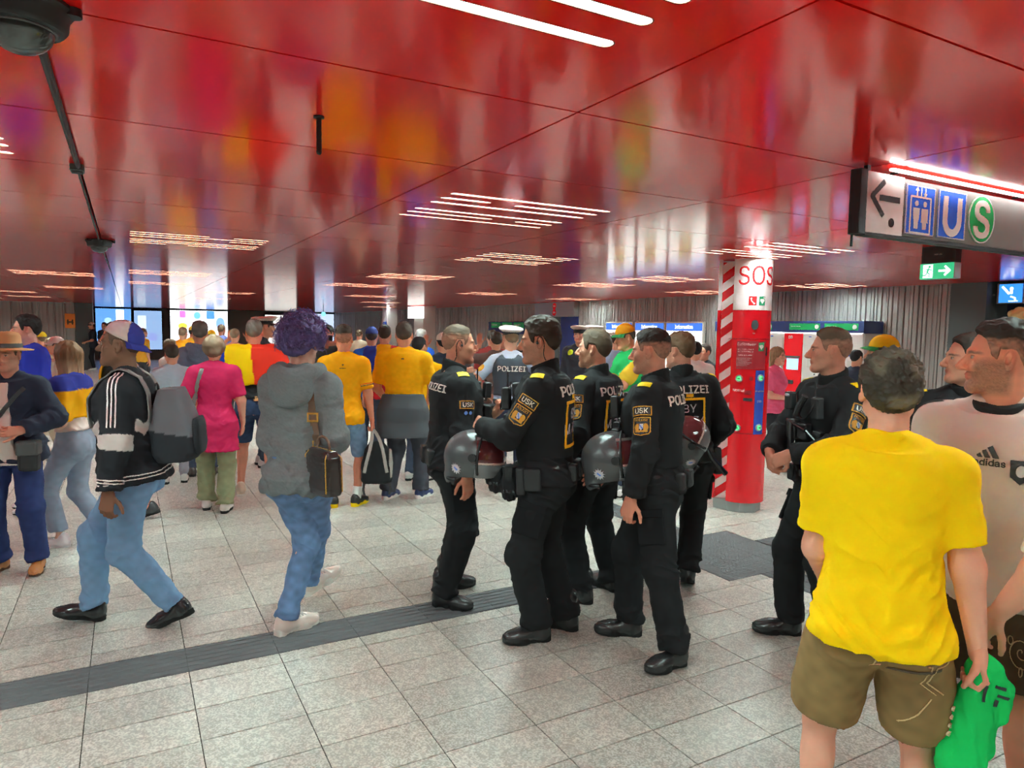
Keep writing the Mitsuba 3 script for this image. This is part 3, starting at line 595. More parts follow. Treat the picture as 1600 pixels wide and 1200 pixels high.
class Person: pass
def paintcol(c, n): return np.tile(np.array(lin(c)), (n, 1))
def person(label, at, head=0., H=1.78, female=False, pose=None, q=1.0, skin=(205, 150, 125), face=None, hair=None, top=None, legs=None, shoes=None, build=1.0, neck=1.0, girth=1.0, group=None, nbody=None, face_kw={}, belly=0.0):
    """q: coarseness of the meshes (1 near, 3 far)"""
    p = Person(); p.key = thing('person', label, 'person', group); g = p.g = rig(pose or {}, female, build); p.female = female; s = H / 1.8
    c, sn = math.cos(head * RAD), math.sin(head * RAD); M = np.eye(4); M[:3, :3] = np.array([[c, -sn, 0], [sn, c, 0], [0, 0, 1]]) * s; M[:3, 3] = (at[0], at[1], 0)
    p.M = M; p.q = q; p.skin = skin; p.s = s
    p.W = lambda m: (lambda k: (k.apply_transform(M), k)[1])(m.copy())
    p.pt = lambda v: M[:3, :3] @ np.asarray(v, float) + M[:3, 3]
    p.dr = lambda v: (M[:3, :3] / s) @ np.asarray(v, float)
    # body: trunk and limbs, head, hands: one mesh
    ins = -.004 if top else 0
    B = [torso(g, female, ins, ins, .82, 1.50, girth, belly)] + arm_prims(g, k=.03, inf=-.006 if top and top.get('to', .4) > .9 else 0.) + leg_prims(g, female, -.013 if legs and legs.get('to', 1) > .9 else 0.) + foot_prims(g)
    bare = (top or {}).get('to', 1) < .9 or (legs or {}).get('to', 1) < .9
    parts = [solid(B, (.011 if bare else .018) * max(q, .8))]; cols = [paintcol(skin, len(parts[0].vertices))]; cols[0] *= (1 + .08 * nz(parts[0].vertices, 25, 3))[:, None]
    hd = solid(head_prims(g, female, neck, **(face_kw or {})), .0042 * max(q, .72)); parts.append(hd); cols.append(face_color(head_local(g, hd.vertices), skin, seed=len(labels), **(face or {})))
    for A in g.arms: hm = solid(hand_prims(A), .0036 * max(q, .85)); parts.append(hm); cols.append(paintcol(skin, len(hm.vertices)) * V(.97, .9, .88))
    add('body', p.W(cat_(parts)), 'm_skin', p.key, smooth=True, color=np.vstack(cols))
    p.headmesh = hd
    if hair: 
        hm = hair_mesh(g, **{**dict(sub=5 if q < 1.3 else 4 if q < 2.2 else 3, seed=len(labels)), **{k: v for k, v in hair.items() if k not in ('rgb', 'fade', 'shade', 'streak', 'hi')}})
        add('hair', p.W(hm), 'm_hair', p.key, smooth=True, color=hair_color(hm, hair['rgb'], hair.get('shade', .35), skin, hair.get('fade', 0), streak=hair.get('streak', (30, 14, 30)), hi=hair.get('hi')))
    if legs:
        m, t, sg = make_pants(g, {'seed': len(labels), **legs}, (.0095 if q < 2 else .010) * q, female); n = len(m.vertices)
        col = legs['paint'](g, np.array(m.vertices), t, sg) if 'paint' in legs else paintcol(legs['rgb'], n)
        col = col * (1 + legs.get('mottle', .10) * 2 * nz(m.vertices, 30, 6))[:, None]; p.pants = m; p.pants_t = t
        add(legs.get('name', 'trousers'), p.W(m), legs.get('mat', 'm_cloth'), p.key, smooth=True, color=np.clip(col, 0, 1))
    if top:
        m, qq, t, on, side = make_top(g, {'seed': len(labels), 'girth': girth, 'belly': belly, **top}, top.get('h', (.0088 if q < 2 else .010) * q), female); n = len(m.vertices)
        col = top['paint'](g, qq, t, on, side) if 'paint' in top else paintcol(top['rgb'], n)
        col = col * (1 + top.get('mottle', .06) * 2 * nz(m.vertices, top.get('mfreq', 40), 6))[:, None]; p.top = m
        add(top.get('name', 'shirt'), p.W(m), top.get('mat', 'm_cloth'), p.key, smooth=True, color=np.clip(col, 0, 1))
        if top.get('collar'):
            cc = top['collar']; r0, r1, z0, z1 = {'stand': (.080, .078, 1.45, 1.545), 'low': (.072, .070, 1.45, 1.50), 'crew': (.090, .076, 1.45, 1.500)}[cc]
            m = solid([cone(g.TP((0, -.016, z0)), g.TP((0, -.012, z1)), r0 * neck, r1 * neck, .02, [(g.TP((0, -.012, z1)), g.R @ unit(V(0, .35 if cc != 'crew' else .5, 1)))])], .008 * min(q, 1.6))
            add('collar', p.W(m), 'm_cloth', p.key, smooth=True, color=np.array(lin(top.get('collar_rgb', top.get('rgb', (30, 30, 30))))))
    if shoes:
        for F in g.feet:
            u, so = shoe(F, .0075 * min(q, 2.2), shoes.get('boot', 0), shoes.get('low', 0), shoes.get('wide', 1.0), shoes.get('tall', 1.0))
            k = add('shoe' if not shoes.get('boot') else 'boot', p.W(u), shoes.get('mat', 'm_shiny'), p.key, smooth=True, color=np.array(lin(shoes['rgb'])))
            if shoes.get('laces'):
                T_ = lambda v: F['o'] + np.asarray(v) @ F['R'].T; lw = cat_([tube(np.array([(x, y + .012 * sgn_ * x / .03, 0) for x in np.linspace(-.026, .026, 5)]), .0026, 5) for y in (.045, .062, .079, .096) for sgn_ in (-1, 1)])
                v = T_(lw.vertices + V(0, 0, .2)); t_ = ray_depth(u, v, F['R'] @ V(0, 0, -1)); ok = np.isfinite(t_); t_ = np.where(ok, t_, np.median(t_[ok]) if ok.any() else .13)
                add('laces', p.W(trimesh.Trimesh(v + (F['R'] @ V(0, 0, -1)) * (t_ - .0025 - lw.vertices[:, 2] * .5)[:, None], lw.faces, process=False)), 'm_palestrap', k)
            if q < 2.6: add('sole', p.W(so), 'm_cloth', k, color=np.array(lin(shoes.get('sole', (30, 30, 30)))))
    return p
def tp_box(p, x0, x1, y0, y1, z0, z1, r=.008):
    """a rounded box fixed to the trunk, in trunk coordinates"""
    m = rbx(x0, x1, y0, y1, z0, z1, r); M = np.eye(4); M[:3, :3] = p.g.R; M[:3, 3] = p.g.hip - p.g.R @ V(0, 0, .93); m.apply_transform(M); return m
def decal(p, target, flat, C, N, U, lift=.003, edge=.02, parent=None, name='patch', bsdf='m_text', label=None):
    """lay a flat mesh (x right, y up, z out) on a garment, looking along -N"""
    N = unit(N); U = unit(np.asarray(U, float) - N * (np.asarray(U, float) @ N)); R = np.cross(U, N)
    v, f = trimesh.remesh.subdivide_to_size(flat.vertices, flat.faces, edge) if edge else (flat.vertices, flat.faces)
    o = np.asarray(C, float) + v[:, :1] * R + v[:, 1:2] * U
    t = ray_depth(target, o + N * .25, -N)
    med = np.median(t[np.isfinite(t)]) if np.isfinite(t).any() else .25
    t = np.where(np.isfinite(t) & (np.abs(t - med) < .12), t, med)
    m = trimesh.Trimesh(o + N * (.25 - t)[:, None] + N * (lift + v[:, 2:3]), f, process=False)
    return add(name, p.W(m), bsdf, parent or p.key, label)
def ray_depth(target, o, d):
    if not hasattr(target, '_ri'): target._ri = trimesh.ray.ray_pyembree.RayMeshIntersector(target)
    loc, ir, it = target._ri.intersects_location(o, np.tile(d, (len(o), 1)), multiple_hits=False)
    t = np.full(len(o), np.inf); t[ir] = (loc - o[ir]) @ d; return t
def over(m, *ms): return cat_([m, *ms])
def rect(w, h, d=.0015): return ext(sbox(-w / 2, -h / 2, w / 2, h / 2), d)
def border(w, h, t, d=.0025): return ext(sbox(-w / 2, -h / 2, w / 2, h / 2).difference(sbox(-w / 2 + t, -h / 2 + t, w / 2 - t, h / 2 - t)), d)

# ---- headgear
def cap_mesh(g, back=False, tilt=0., k=1.0):
    R = g.HR @ (Rz(PI) if back else np.eye(3)) @ Rx(tilt); c = g.hc + g.HR @ V(0, -.012, .035); t = lambda *a: c + R @ V(*a)
    crown = solid([ellip(t(0, 0, .018), (.086 * k, .106 * k, .098), R, .01, cut=[(t(0, 0, .012), -(R @ V(0, 0, 1)))])], .006)
    th = np.linspace(-1, 1, 13); rows = []
    for r, zz in ((0, 0), (.5, .006), (1, -.004)):
        rows.append([t(.078 * k * math.sin(a * 1.35) * (1 + .05 * r), .092 * k * math.cos(a * 1.35) * .98 + r * .072 * math.cos(a * 1.2) ** .7, .016 + zz - .022 * abs(a) ** 2 * r - .012 * r) for a in th])
    return crown, sheet(rows, .004)
def sheet(rows, th):
    """a thin sheet with thickness from a grid of points"""
    p = np.array(rows); n, m, _ = p.shape; du = np.gradient(p, axis=1); dv = np.gradient(p, axis=0); nn = np.cross(du, dv); nn /= np.linalg.norm(nn, axis=2, keepdims=True) + 1e-12
    v = np.vstack([(p + nn * th / 2).reshape(-1, 3), (p - nn * th / 2).reshape(-1, 3)]); i, j = np.meshgrid(np.arange(n - 1), np.arange(m - 1), indexing='ij'); o = n * m
    q = np.stack([i * m + j, i * m + j + 1, (i + 1) * m + j + 1, (i + 1) * m + j], -1).reshape(-1, 4); F = [q, q[:, ::-1] + o]
    bd = [(a, a + 1) for a in range(m - 1)] + [(a * m + m - 1, (a + 1) * m + m - 1) for a in range(n - 1)] + [((n - 1) * m + a + 1, (n - 1) * m + a) for a in range(m - 2, -1, -1)] + [((a + 1) * m, a * m) for a in range(n - 2, -1, -1)]
    F.append(np.array([(b, a, a + o, b + o) for a, b in bd])); q = np.vstack(F)
    return trimesh.Trimesh(v, np.vstack([q[:, [0, 1, 2]], q[:, [0, 2, 3]]]), process=False)
def baseball_cap(p, rgb, brim, back=False, tilt=0., panel=None, label=None):
    c, b = cap_mesh(p.g, back, tilt); n = len(c.vertices); col = paintcol(rgb, n)
    if panel is not None:
        q = (np.array(c.vertices) - p.g.hc) @ p.g.HR; f = q[:, 1] * (-1 if back else 1) > .058; col[f] = lin(panel)
    k = add('cap', p.W(c), 'm_cloth', p.key, label, smooth=True, color=col); add('peak', p.W(b), 'm_cloth', k, color=np.array(lin(brim))); return k
def police_cap(p, rgb=(236, 232, 226), band=(28, 28, 34), tilt=0.):
    g = p.g; R = g.HR @ Rx(tilt); c = g.hc + g.HR @ V(0, -.012, .052); t = lambda *a: c + R @ V(*a)
    prof = [(0, .078), (.05, .078), (.10, .074), (.126, .066), (.134, .055), (.128, .045), (.105, .030), (.092, .026), (0, .026)]
    m = trimesh.creation.revolve(np.array(prof[::-1]), sections=28); v = np.array(m.vertices); v[:, 1] *= 1.13; v[:, 2] += .10 * np.clip(v[:, 1], -.02, .2) * (v[:, 2] > .04); m.vertices = v @ R.T + c
    k = add('peaked_cap', p.W(m), 'm_cloth', p.key, smooth=30 if False else True, color=np.array(lin(rgb)))
    m = trimesh.creation.revolve(np.array([(.080, -.005), (.0875, -.005), (.0915, .030), (.080, .030), (.080, -.005)]), sections=28); v = np.array(m.vertices); v[:, 1] *= 1.14; m.vertices = v @ R.T + c; add('band', p.W(m), 'm_cloth', k, color=np.array(lin(band)))
    th = np.linspace(-1, 1, 11); rows = [[t((.086 + .004 * r) * math.sin(a * 1.1), .1 * math.cos(a * 1.1) + r * .05 * math.cos(a * 1.1), .0 - r * .022 - .006 * a * a) for a in th] for r in (0, .5, 1)]
    add('peak', p.W(sheet(rows, .004)), 'm_blackgloss', k)
    b = ellip(t(0, .103, .040), (.013, .006, .015), R); add('badge', p.W(solid([b], .005)), 'm_gold', k); return k

# ---- gear
def police_gear(p, full=True, patch_side=-1, back_text=None, number=None, q=1.0, blue=False):
    """vest, belt, pouches, patches of the black police uniform; arm_side: the arms that carry patches"""
    g = p.g; W = p.W; TPv = lambda *a: g.TP(a)
    cutz = [(g.TP((0, 0, 1.455)), g.R @ V(0, 0, 1))]
    vest = solid([torso(g, False, .036, .046, 1.03, 1.46, k=.03)] + [cone(g.TP((s * .085, .06, 1.44)), g.TP((s * .085, -.07, 1.45)), .042, .042, .03) for s in (-1, 1)], .011 * q)
    push(vest, .003 * nz(vest.vertices, (12, 12, 25), 3) * 2)
    p.vest = vest; kv = add('vest', W(vest), 'm_cloth', p.key, smooth=True, color=np.array(lin(19, 19, 21)))
    belt = solid([torso(g, False, .036, .036, .955, 1.005, k=.02)], .009 * q); kb = add('belt', W(belt), 'm_shiny', p.key, smooth=True, color=np.array(lin(22, 22, 24)))
    for (x0, x1, y, z0, z1, nm) in [(-.15, -.09, .155, 1.30, 1.42, 'radio'), (-.075, .0, .170, 1.18, 1.27, 'pouch'), (.02, .095, .170, 1.17, 1.28, 'pouch'), (.075, .135, .155, 1.33, 1.43, 'pouch'), (-.16, -.10, .15, 1.12, 1.24, 'pouch')]:
        k = add(nm, W(tp_box(p, x0, x1, y, y + .045, z0, z1, .010)), 'm_black', kv)
    add('antenna', W(tube([g.TP((-.10, .175, 1.41)), g.TP((-.098, .172, 1.50))], .005, 6)), 'm_black', kv)
    add('clip', W(tp_box(p, .085, .12, .195, .208, 1.405, 1.42, .004)), 'm_silver', kv)
    add('cable', W(tube(smooth_path([g.TP((-.12, .19, 1.40)), g.TP((-.05, .225, 1.30)), g.TP((.0, .21, 1.36)), g.TP((.03, .19, 1.44))]), .005, 6)), 'm_blackgloss', kv)
    for (x0, x1, y0, y1, z0, z1, nm) in [(.19, .245, -.06, .03, .80, .985, 'holster'), (.16, .215, .05, .12, .90, 1.0, 'belt_pouch'), (-.235, -.19, -.02, .07, .88, 1.0, 'belt_pouch'), (-.21, -.165, .07, .12, .85, 1.0, 'belt_pouch'), (-.12, -.04, -.19, -.145, .91, 1.0, 'belt_pouch'), (.04, .13, -.19, -.145, .90, 1.0, 'belt_pouch')]:
        add(nm, W(tp_box(p, x0, x1, y0, y1, z0, z1, .012)), 'm_black', kb)
    add('buckle', W(tp_box(p, -.03, .03, .160, .175, .96, 1.0, .006)), 'm_dgrey', kb)
    for F in g.feet:   # thigh pockets
        u = unit(F['knee'] - F['hip']); o = F['hip'] * .52 + F['knee'] * .48; out = unit(V(F['s'], 0, 0) - u * (u[0] * F['s'])); fwd = np.cross(out, u)
        m = rbx(-.075, .075, -.09, .09, -.012, .012, .010); m = frame(m, o + out * .092, fwd, -u, out); add('thigh_pocket', W(m), 'm_blackcloth', p.key)
        m = rbx(-.078, .078, -.022, .022, -.006, .006, .005); m = frame(m, o + out * .106 - u * .075, fwd, -u, out); add('pocket_flap', W(m), 'm_blackcloth', p.key)
    for A in g.arms:
        s = A['s']; u = unit(A['el'] - A['sh']); out = V(s, 0, 0) @ g.R.T
        out = unit(out - u * (out @ u)); ctr = A['sh'] + u * .085
        if A['s'] in np.atleast_1d(patch_side):
            usk_patch(p, p.top, ctr, out, -u, blue)
        # yellow tab on the shoulder
        decal(p, p.top, rect(.070, .046, .003), A['sh'] + g.R @ V(-s * .005, 0, .05), g.R @ V(s * .8, -.1, .65), g.R @ V(-s, 0, .4), .003, .02, None, 'shoulder_tab', 'm_bright_yellow')
    wrist_straps(p)
    if back_text:
        tgt = over(p.vest, p.top); N = g.R @ V(0, -1, .12); U = g.R @ V(0, 0, 1)
        decal(p, tgt, text('POLIZEI', .052, .002, True), g.TP((0, -.2, 1.40)), N, U, .004, .03, None, 'lettering', 'm_text', 'pale lettering POLIZEI across the back')
    if number:
        tgt = over(p.vest, p.top); N = g.R @ V(0, -1, .05); U = g.R @ V(0, 0, 1); c = g.TP((0, -.2, 1.215))
        decal(p, tgt, border(.22, .25, .016), c, N, U, .004, .03, None, 'frame_patch', 'm_yellow', 'yellow square frame on the back'); 
        decal(p, tgt, text(number[0], .055), c + g.R @ V(0, 0, .055), N, U, .004, .03, None, 'lettering', 'm_silver'); decal(p, tgt, text(number[1], .055), c + g.R @ V(0, 0, -.025), N, U, .004, .03, None, 'lettering', 'm_silver')
        decal(p, tgt, rect(.05, .022, .003), g.TP((0, -.2, 1.357)), N, U, .004, .02, None, 'tab', 'm_yellow')
def usk_patch(p, tgt, ctr, out, upv, blue=False):
    g = p.g
    decal(p, tgt, rect(.098, .046, .002), ctr, out, upv, .002, .02, None, 'sleeve_patch', 'm_black'); decal(p, tgt, border(.102, .05, .005), ctr, out, upv, .0035, .02, None, 'patch_border', 'm_patchgold'); decal(p, tgt, text('USK', .026, .002, True), ctr, out, upv, .004, .02, None, 'lettering', 'm_text', 'white letters USK')
    if blue:
        for dx in (-.016, .016): decal(p, tgt, ext(ell(dx, -.05, .011), .002), ctr, out, upv, .003, .02, None, 'rank_dot', 'm_skyblue')
        return
    sh = Polygon([(-.046, -.034), (.046, -.034), (.046, -.11), (.038, -.125), (0, -.135), (-.038, -.125), (-.046, -.11)])
    decal(p, tgt, ext(sh, .0015), ctr, out, upv, .002, .02, None, 'sleeve_badge', 'm_black'); decal(p, tgt, ext(sh.difference(sh.buffer(-.005)), .0025), ctr, out, upv, .003, .02, None, 'badge_border', 'm_patchgold')
    decal(p, tgt, text('POLIZEI', .012, .002, True), ctr - unit(upv) * .050, out, upv, .0035, .02, None, 'lettering', 'm_patchgold')
    crest = union_all([ell(-.022, -.088, .014, .02), ell(.022, -.088, .014, .02), sbox(-.032, -.115, .032, -.095)]).difference(sbox(-.012, -.105, .012, -.07))
    decal(p, tgt, ext(crest, .002), ctr, out, upv, .003, .02, None, 'crest', 'm_patchgold'); loz = Polygon([(-.011, -.07), (.011, -.07), (.011, -.095), (0, -.105), (-.011, -.095)])
    decal(p, tgt, ext(loz, .002), ctr, out, upv, .003, .02, None, 'crest_shield', 'm_silver'); decal(p, tgt, ext(stroke([(-.009, -.075), (.009, -.098)], .006), .003), ctr, out, upv, .003, .02, None, 'crest_band', 'm_skyblue')
def wrist_straps(p):
    for A in p.g.arms:
        u = unit(A['wr'] - A['el']); m = solid([cone(A['wr'] - u * .045, A['wr'] - u * .012, .041, .040, .01, [(A['wr'] - u * .012, u), (A['wr'] - u * .045, -u)])], .008); add('cuff', p.W(m), 'm_cloth', p.key, smooth=True, color=np.array(lin(20, 20, 22)))
def earpiece(p, s):
    g = p.g; t = lambda *a: g.hc + g.HR @ V(*a)
    add('earpiece', p.W(cat_([solid([ellip(t(s * .086, .0, -.002), (.007, .008, .009))], .004), tube(smooth_path([t(s * .086, .004, -.004), t(s * .084, -.02, .028), t(s * .084, -.034, .0), t(s * .075, -.03, -.05), t(s * .068, -.04, -.10)]), .0022, 6)])), 'm_black', p.key)
def jacket(**k): return dict(dict(name='jacket', rgb=(21, 20, 22), to=.97, hem=.90, inf=.016, ix=.028, iy=.028, folds=.007, collar='stand', collar_rgb=(18, 18, 19), mottle=.08), **k)
def cargo(**k): return dict(dict(name='trousers', rgb=(20, 20, 22), to=1.0, inf=.02, thigh=.108, knee=.083, ankle=.080, ix=.022, iy=.022, folds=.009, waist=1.0), **k)
BOOT = dict(rgb=(26, 26, 27), boot=.19, sole=(20, 20, 20), mat='m_shiny', wide=1.08, low=.008, tall=1.12)
def riot_helmet(label, o, yv, zv, group=None, s=1.0, visor_up=0.0):
    """o centre, yv where the face opening looks, zv its crown"""
    yv = unit(yv); zv = unit(np.asarray(zv) - yv * (np.asarray(zv) @ yv)); xv = np.cross(yv, zv); k = thing('riot_helmet', label, 'helmet', group)
    Fm = lambda m: frame(m, o, xv * s, yv * s, zv * s)
    sh = solid([ellip((0, -.005, .015), (.146, .168, .150), k=.02), cone((0, -.06, -.06), (0, -.075, -.095), .105, .09, .03), ellip((0, .26, .0), (.30, .20, .30), k=.012, op='sub'), ellip((0, -.01, -.16), (.10, .12, .11), k=.02, op='sub')], .0065)
    add('shell', Fm(sh), 'm_shiny', k, smooth=True, color=np.array(lin(58, 58, 60)))
    def arc(e0, e1, n, g=0.): return [[((.150 + g) * math.cos(e) * math.sin(a), (.176 + g) * math.cos(e) * math.cos(a), .015 + (.154 + g) * math.sin(e)) for a in np.linspace(-1.26, 1.26, 27)] for e in np.linspace(e0, e1, n)]
    add('visor', Fm(sheet(arc(-.12, .72, 8), .004)), 'm_visor', k, smooth=True)
    add('visor_band', Fm(sheet(arc(-.78, -.17, 7, .001), .004)), 'm_visorgrey', k, smooth=True)
    add('visor_rail', Fm(sheet(arc(-.185, -.115, 2, .004), .004)), 'm_paleedge', k)
    add('visor_top', Fm(sheet(arc(.70, .80, 2, .005), .006)), 'm_steel', k)
    rim = [(.146 * math.sin(a), .062, .013 + .146 * math.cos(a)) for a in np.linspace(-2.2, 2.2, 31)]; add('rim', Fm(tube(rim, .008, 8)), 'm_black', k)
    for sx in (-1, 1):
        kn = trimesh.creation.cylinder(.022, .02, sections=16); kn.apply_transform(trimesh.transformations.rotation_matrix(PI / 2, (0, 1, 0))); kn.apply_translation((sx * .150, .035, .02)); add('pivot', Fm(kn), 'm_black', k)
        pts = [((.034 if i % 2 == 0 else .021) * math.cos(i * PI / 12), (.034 if i % 2 == 0 else .021) * math.sin(i * PI / 12)) for i in range(24)]
        st = ext(Polygon(pts), .003); N = unit(V(sx * .95, -.2, -.05)); U = V(0, 0, 1) - N * N[2]; U = unit(U); C = V(0, -.035, -.045)
        v, f = trimesh.remesh.subdivide_to_size(st.vertices, st.faces, .02); R = np.cross(U, N); w = C + v[:, :1] * R + v[:, 1:2] * U; t = ray_depth(sh, w + N * .4, -N); t = np.where(np.isfinite(t), t, np.median(t[np.isfinite(t)]) if np.isfinite(t).any() else .27)
        add('star_emblem', Fm(trimesh.Trimesh(w + N * (.4 - t)[:, None] + N * (.002 + v[:, 2:3]), f, process=False)), 'm_silver', k)
        bd = ext(stroke([(-.008, .008), (.008, -.008)], .009), .005); v, f = bd.vertices, bd.faces; w = C + v[:, :1] * R + v[:, 1:2] * U; t = ray_depth(sh, w + N * .4, -N); t = np.where(np.isfinite(t), t, .27); add('emblem_band', Fm(trimesh.Trimesh(w + N * (.4 - t)[:, None] + N * (.002 + v[:, 2:3]), f, process=False)), 'm_skyblue', k)
    add('neck_guard', Fm(tube([(.098 * math.sin(a), -.06 - .080 * math.cos(a), -.118) for a in np.linspace(-1.5, 1.5, 15)], .012, 8)), 'm_black', k)
    return k
mat('m_visor', (70, 30, 32), 0.08, 0.6); mat('m_visorgrey', (104, 104, 106), 0.2, 0.5); mat('m_paleedge', (222, 200, 190), 0.3)
def face_dummy(): pass
mat('m_palestrap', (168, 166, 160), .8)
# ================================================================== helpers for what people wear and carry
def spot(px, d, y=None): return ((px - 800) / 1084.2 * d, d)
def height(px, ytop, d): return 1.76 - (ytop - 514 - (px - 800) * .0157) * d / 1084.2
def cast(p, tgt, o, d, lift=.004):
    o, d = np.atleast_2d(o).astype(float), unit(d) if np.ndim(d) == 1 else d
    if np.ndim(d) == 1: t = ray_depth(tgt, o, d)
    else:
        t = np.array([ray_depth(tgt, o[i:i + 1], d[i])[0] for i in range(len(o))])
    ok = np.isfinite(t); t = np.interp(np.arange(len(t)), np.arange(len(t))[ok], t[ok]) if ok.any() else np.full(len(t), .3)
    return o + (d if np.ndim(d) > 1 else d[None]) * (t - lift)[:, None]
def strap(p, pts, face=-1, w=.035, name='strap', bsdf='m_black', parent=None, tgt=None, label=None, lift=.004, th=.005):
    """a strap lying on the back (face -1) or chest (+1): pts (x, z) in trunk coordinates"""
    g = p.g; q = smooth_path([(x, 0, z) for x, z in pts], 16); o = np.array([g.TP((a[0], face * .5, a[2])) for a in q]); d = g.R @ V(0, -face, 0)
    h = cast(p, tgt or p.top, o, d, lift); return add(name, p.W(ribbon(h, -d, w, th)), bsdf, parent or p.key, label)
def strap_over(p, x, zf=1.15, zb=1.05, w=.05, name='shoulder_strap', bsdf='m_grey', parent=None, tgt=None, x2=None):
    g = p.g; A = np.linspace(-1.0, 1.0, 22); c = g.TP((x, 0, 1.36)); pts = []; ds = []
    for a in A:
        th = a * 2.35; dirv = V(0, math.sin(th), math.cos(th)); ds.append(g.R @ -dirv)
        xx = x + (0 if x2 is None else (x2 - x) * max(0, (abs(a) - .3)))
        pts.append(g.TP((xx, 0, 1.36)) + g.R @ dirv * .5)
    h = cast(p, tgt or p.top, np.array(pts), np.array(ds), .004); return add(name, p.W(ribbon(h, -np.array(ds), w, .008)), bsdf, parent or p.key)
def ring(p, z, w, bsdf, name='stripe', tgt=None, lift=.0015, parent=None):
    g = p.g; a = np.linspace(0, 2 * PI, 49); d = np.array([g.R @ V(-math.cos(t), -math.sin(t), 0) for t in a]); o = np.array([g.TP((.6 * math.cos(t), .6 * math.sin(t), z)) for t in a])
    h = cast(p, tgt or p.top, o, d, lift); return add(name, p.W(ribbon(h, -d, w, .003)), bsdf, parent or p.key)
def arm_ring(p, side, t, w, r, bsdf, name='cuff_stripe'):
    A = [a for a in p.g.arms if a['s'] == side][0]; L1 = np.linalg.norm(A['el'] - A['sh']); u1, u2 = unit(A['el'] - A['sh']), unit(A['wr'] - A['el'])
    c, u = (A['sh'] + u1 * t, u1) if t < L1 else (A['el'] + u2 * (t - L1), u2); n = unit(np.cross(u, V(.2, .3, 1))); b = np.cross(u, n); a = np.linspace(0, 2 * PI, 25)
    d = np.array([-(n * math.cos(x) + b * math.sin(x)) for x in a]); h = c + np.array([-x * .11 for x in d]); h = cast(p, p.top, h, d, .0015) 
    h = np.where((np.linalg.norm(h - c, axis=1) < .10)[:, None], h, c - d * r)
    return add(name, p.W(ribbon(h, -d, w, .003)), bsdf, p.key)
def arm_stripe(p, side, off, t0, t1, w, bsdf, name='stripe', start=None):
    A = [a for a in p.g.arms if a['s'] == side][0]; L1 = np.linalg.norm(A['el'] - A['sh']); u1, u2 = unit(A['el'] - A['sh']), unit(A['wr'] - A['el']); out = V(side, 0, 0) @ p.g.R.T; o = []; ds = []
    for t in np.linspace(t0, t1, 18):
        c, u = (A['sh'] + u1 * t, u1) if t < L1 else (A['el'] + u2 * (t - L1), u2); d = unit(out - u * (out @ u)); f = np.cross(u, d) * side; o.append(c + d * .3 + f * off * -1); ds.append(-d)
    h = cast(p, p.top, np.array(o), np.array(ds), .0015); return add(name, p.W(ribbon(h, -np.array(ds), w, .003)), bsdf, p.key)
def cape(p, paint, hem=1.12, to=.62, tilt=(0, 0), inf=.030, h=.011, folds=.011, name='flag_cape', z1=1.49, label=None):
    g = p.g; cut = [(g.TP((0, 0, hem)), g.R @ unit(V(tilt[0], tilt[1], -1)))]
    pr = [torso(g, p.female, inf + .012, inf + .012, hem - .12, z1, cut=cut)]
    for A in g.arms: pr += [cone(g.TP((A['s'] * .034, -.022, 1.485)), A['sh'], .062, .055 + inf, .05, cut)]; u = unit(A['el'] - A['sh']); pr += [cone(A['sh'], A['sh'] + u * .53 * to, .058 + inf, .060 + inf, .05, cut)]
    m = solid(pr, h * min(p.q, 1.8)); v = np.array(m.vertices); q = shirt_space(g, v)
    push(m, folds * 2.2 * nz(np.c_[q[:, 0] * 9 + 4 * q[:, 2], q[:, 1] * 9, q[:, 2] * 4.5 + 2 * nz(q, 5, 8)], 1, 3) + folds * nz(q, (19, 19, 9), 4))
    q = shirt_space(g, np.array(m.vertices)); c = paint(q); return add(name, p.W(m), 'm_cloth', p.key, label, smooth=True, color=c)
def bands(q, cuts, cols, axis=0, slant=0.):
    x = q[:, axis] + slant * q[:, 2]; i = np.searchsorted(cuts, x); return np.array([lin(c) for c in cols])[i]
def jewel(): pass
def backpack(label, p, main, low, strapm='m_grey', w=.15, z0=1.0, z1=1.42, d=.13, group=None):
    g = p.g; k = thing('backpack', label, 'backpack', group); pr = [loft(g.hip - g.R @ V(0, 0, .93), g.R, [z0, z0 + .05, z0 + .2, z1 - .1, z1], [w * .93, w, w, w * .9, w * .7], [d * .8, d, d, d * .75, d * .5], oy=-.145 - d * .8, p=3.0, k=.02)]
    m = solid(pr, .010 * min(p.q, 1.6)); q = shirt_space(g, np.array(m.vertices)); push(m, .008 * nz(q, (12, 12, 16), 2)); zc = z0 + (z1 - z0) * .38; col = np.where((q[:, 2] > zc + .25 * (q[:, 1] + .28))[:, None], lin(main), lin(low))
    add('bag_body', p.W(m), 'm_cloth', k, smooth=True, color=col)
    mp = solid([loft(g.hip - g.R @ V(0, 0, .93), g.R, [z0 + .03, z0 + .08, z0 + .2, z0 + .24], [w * .6, w * .75, w * .75, w * .6], [.02, .03, .03, .02], oy=-.145 - d * 1.75, p=3)], .010 * min(p.q, 1.6)); add('front_pocket', p.W(mp), 'm_cloth', k, smooth=True, color=np.array(lin(low)))
    for s in (-1, 1): strap_over(p, s * .105, bsdf=strapm, parent=k, w=.055)
    add('grab_loop', p.W(tube(smooth_path([g.TP((-.03, -.17, z1 - .01)), g.TP((0, -.17, z1 + .03)), g.TP((.03, -.17, z1 - .01))], 8), .006, 6)), 'm_black', k); return k
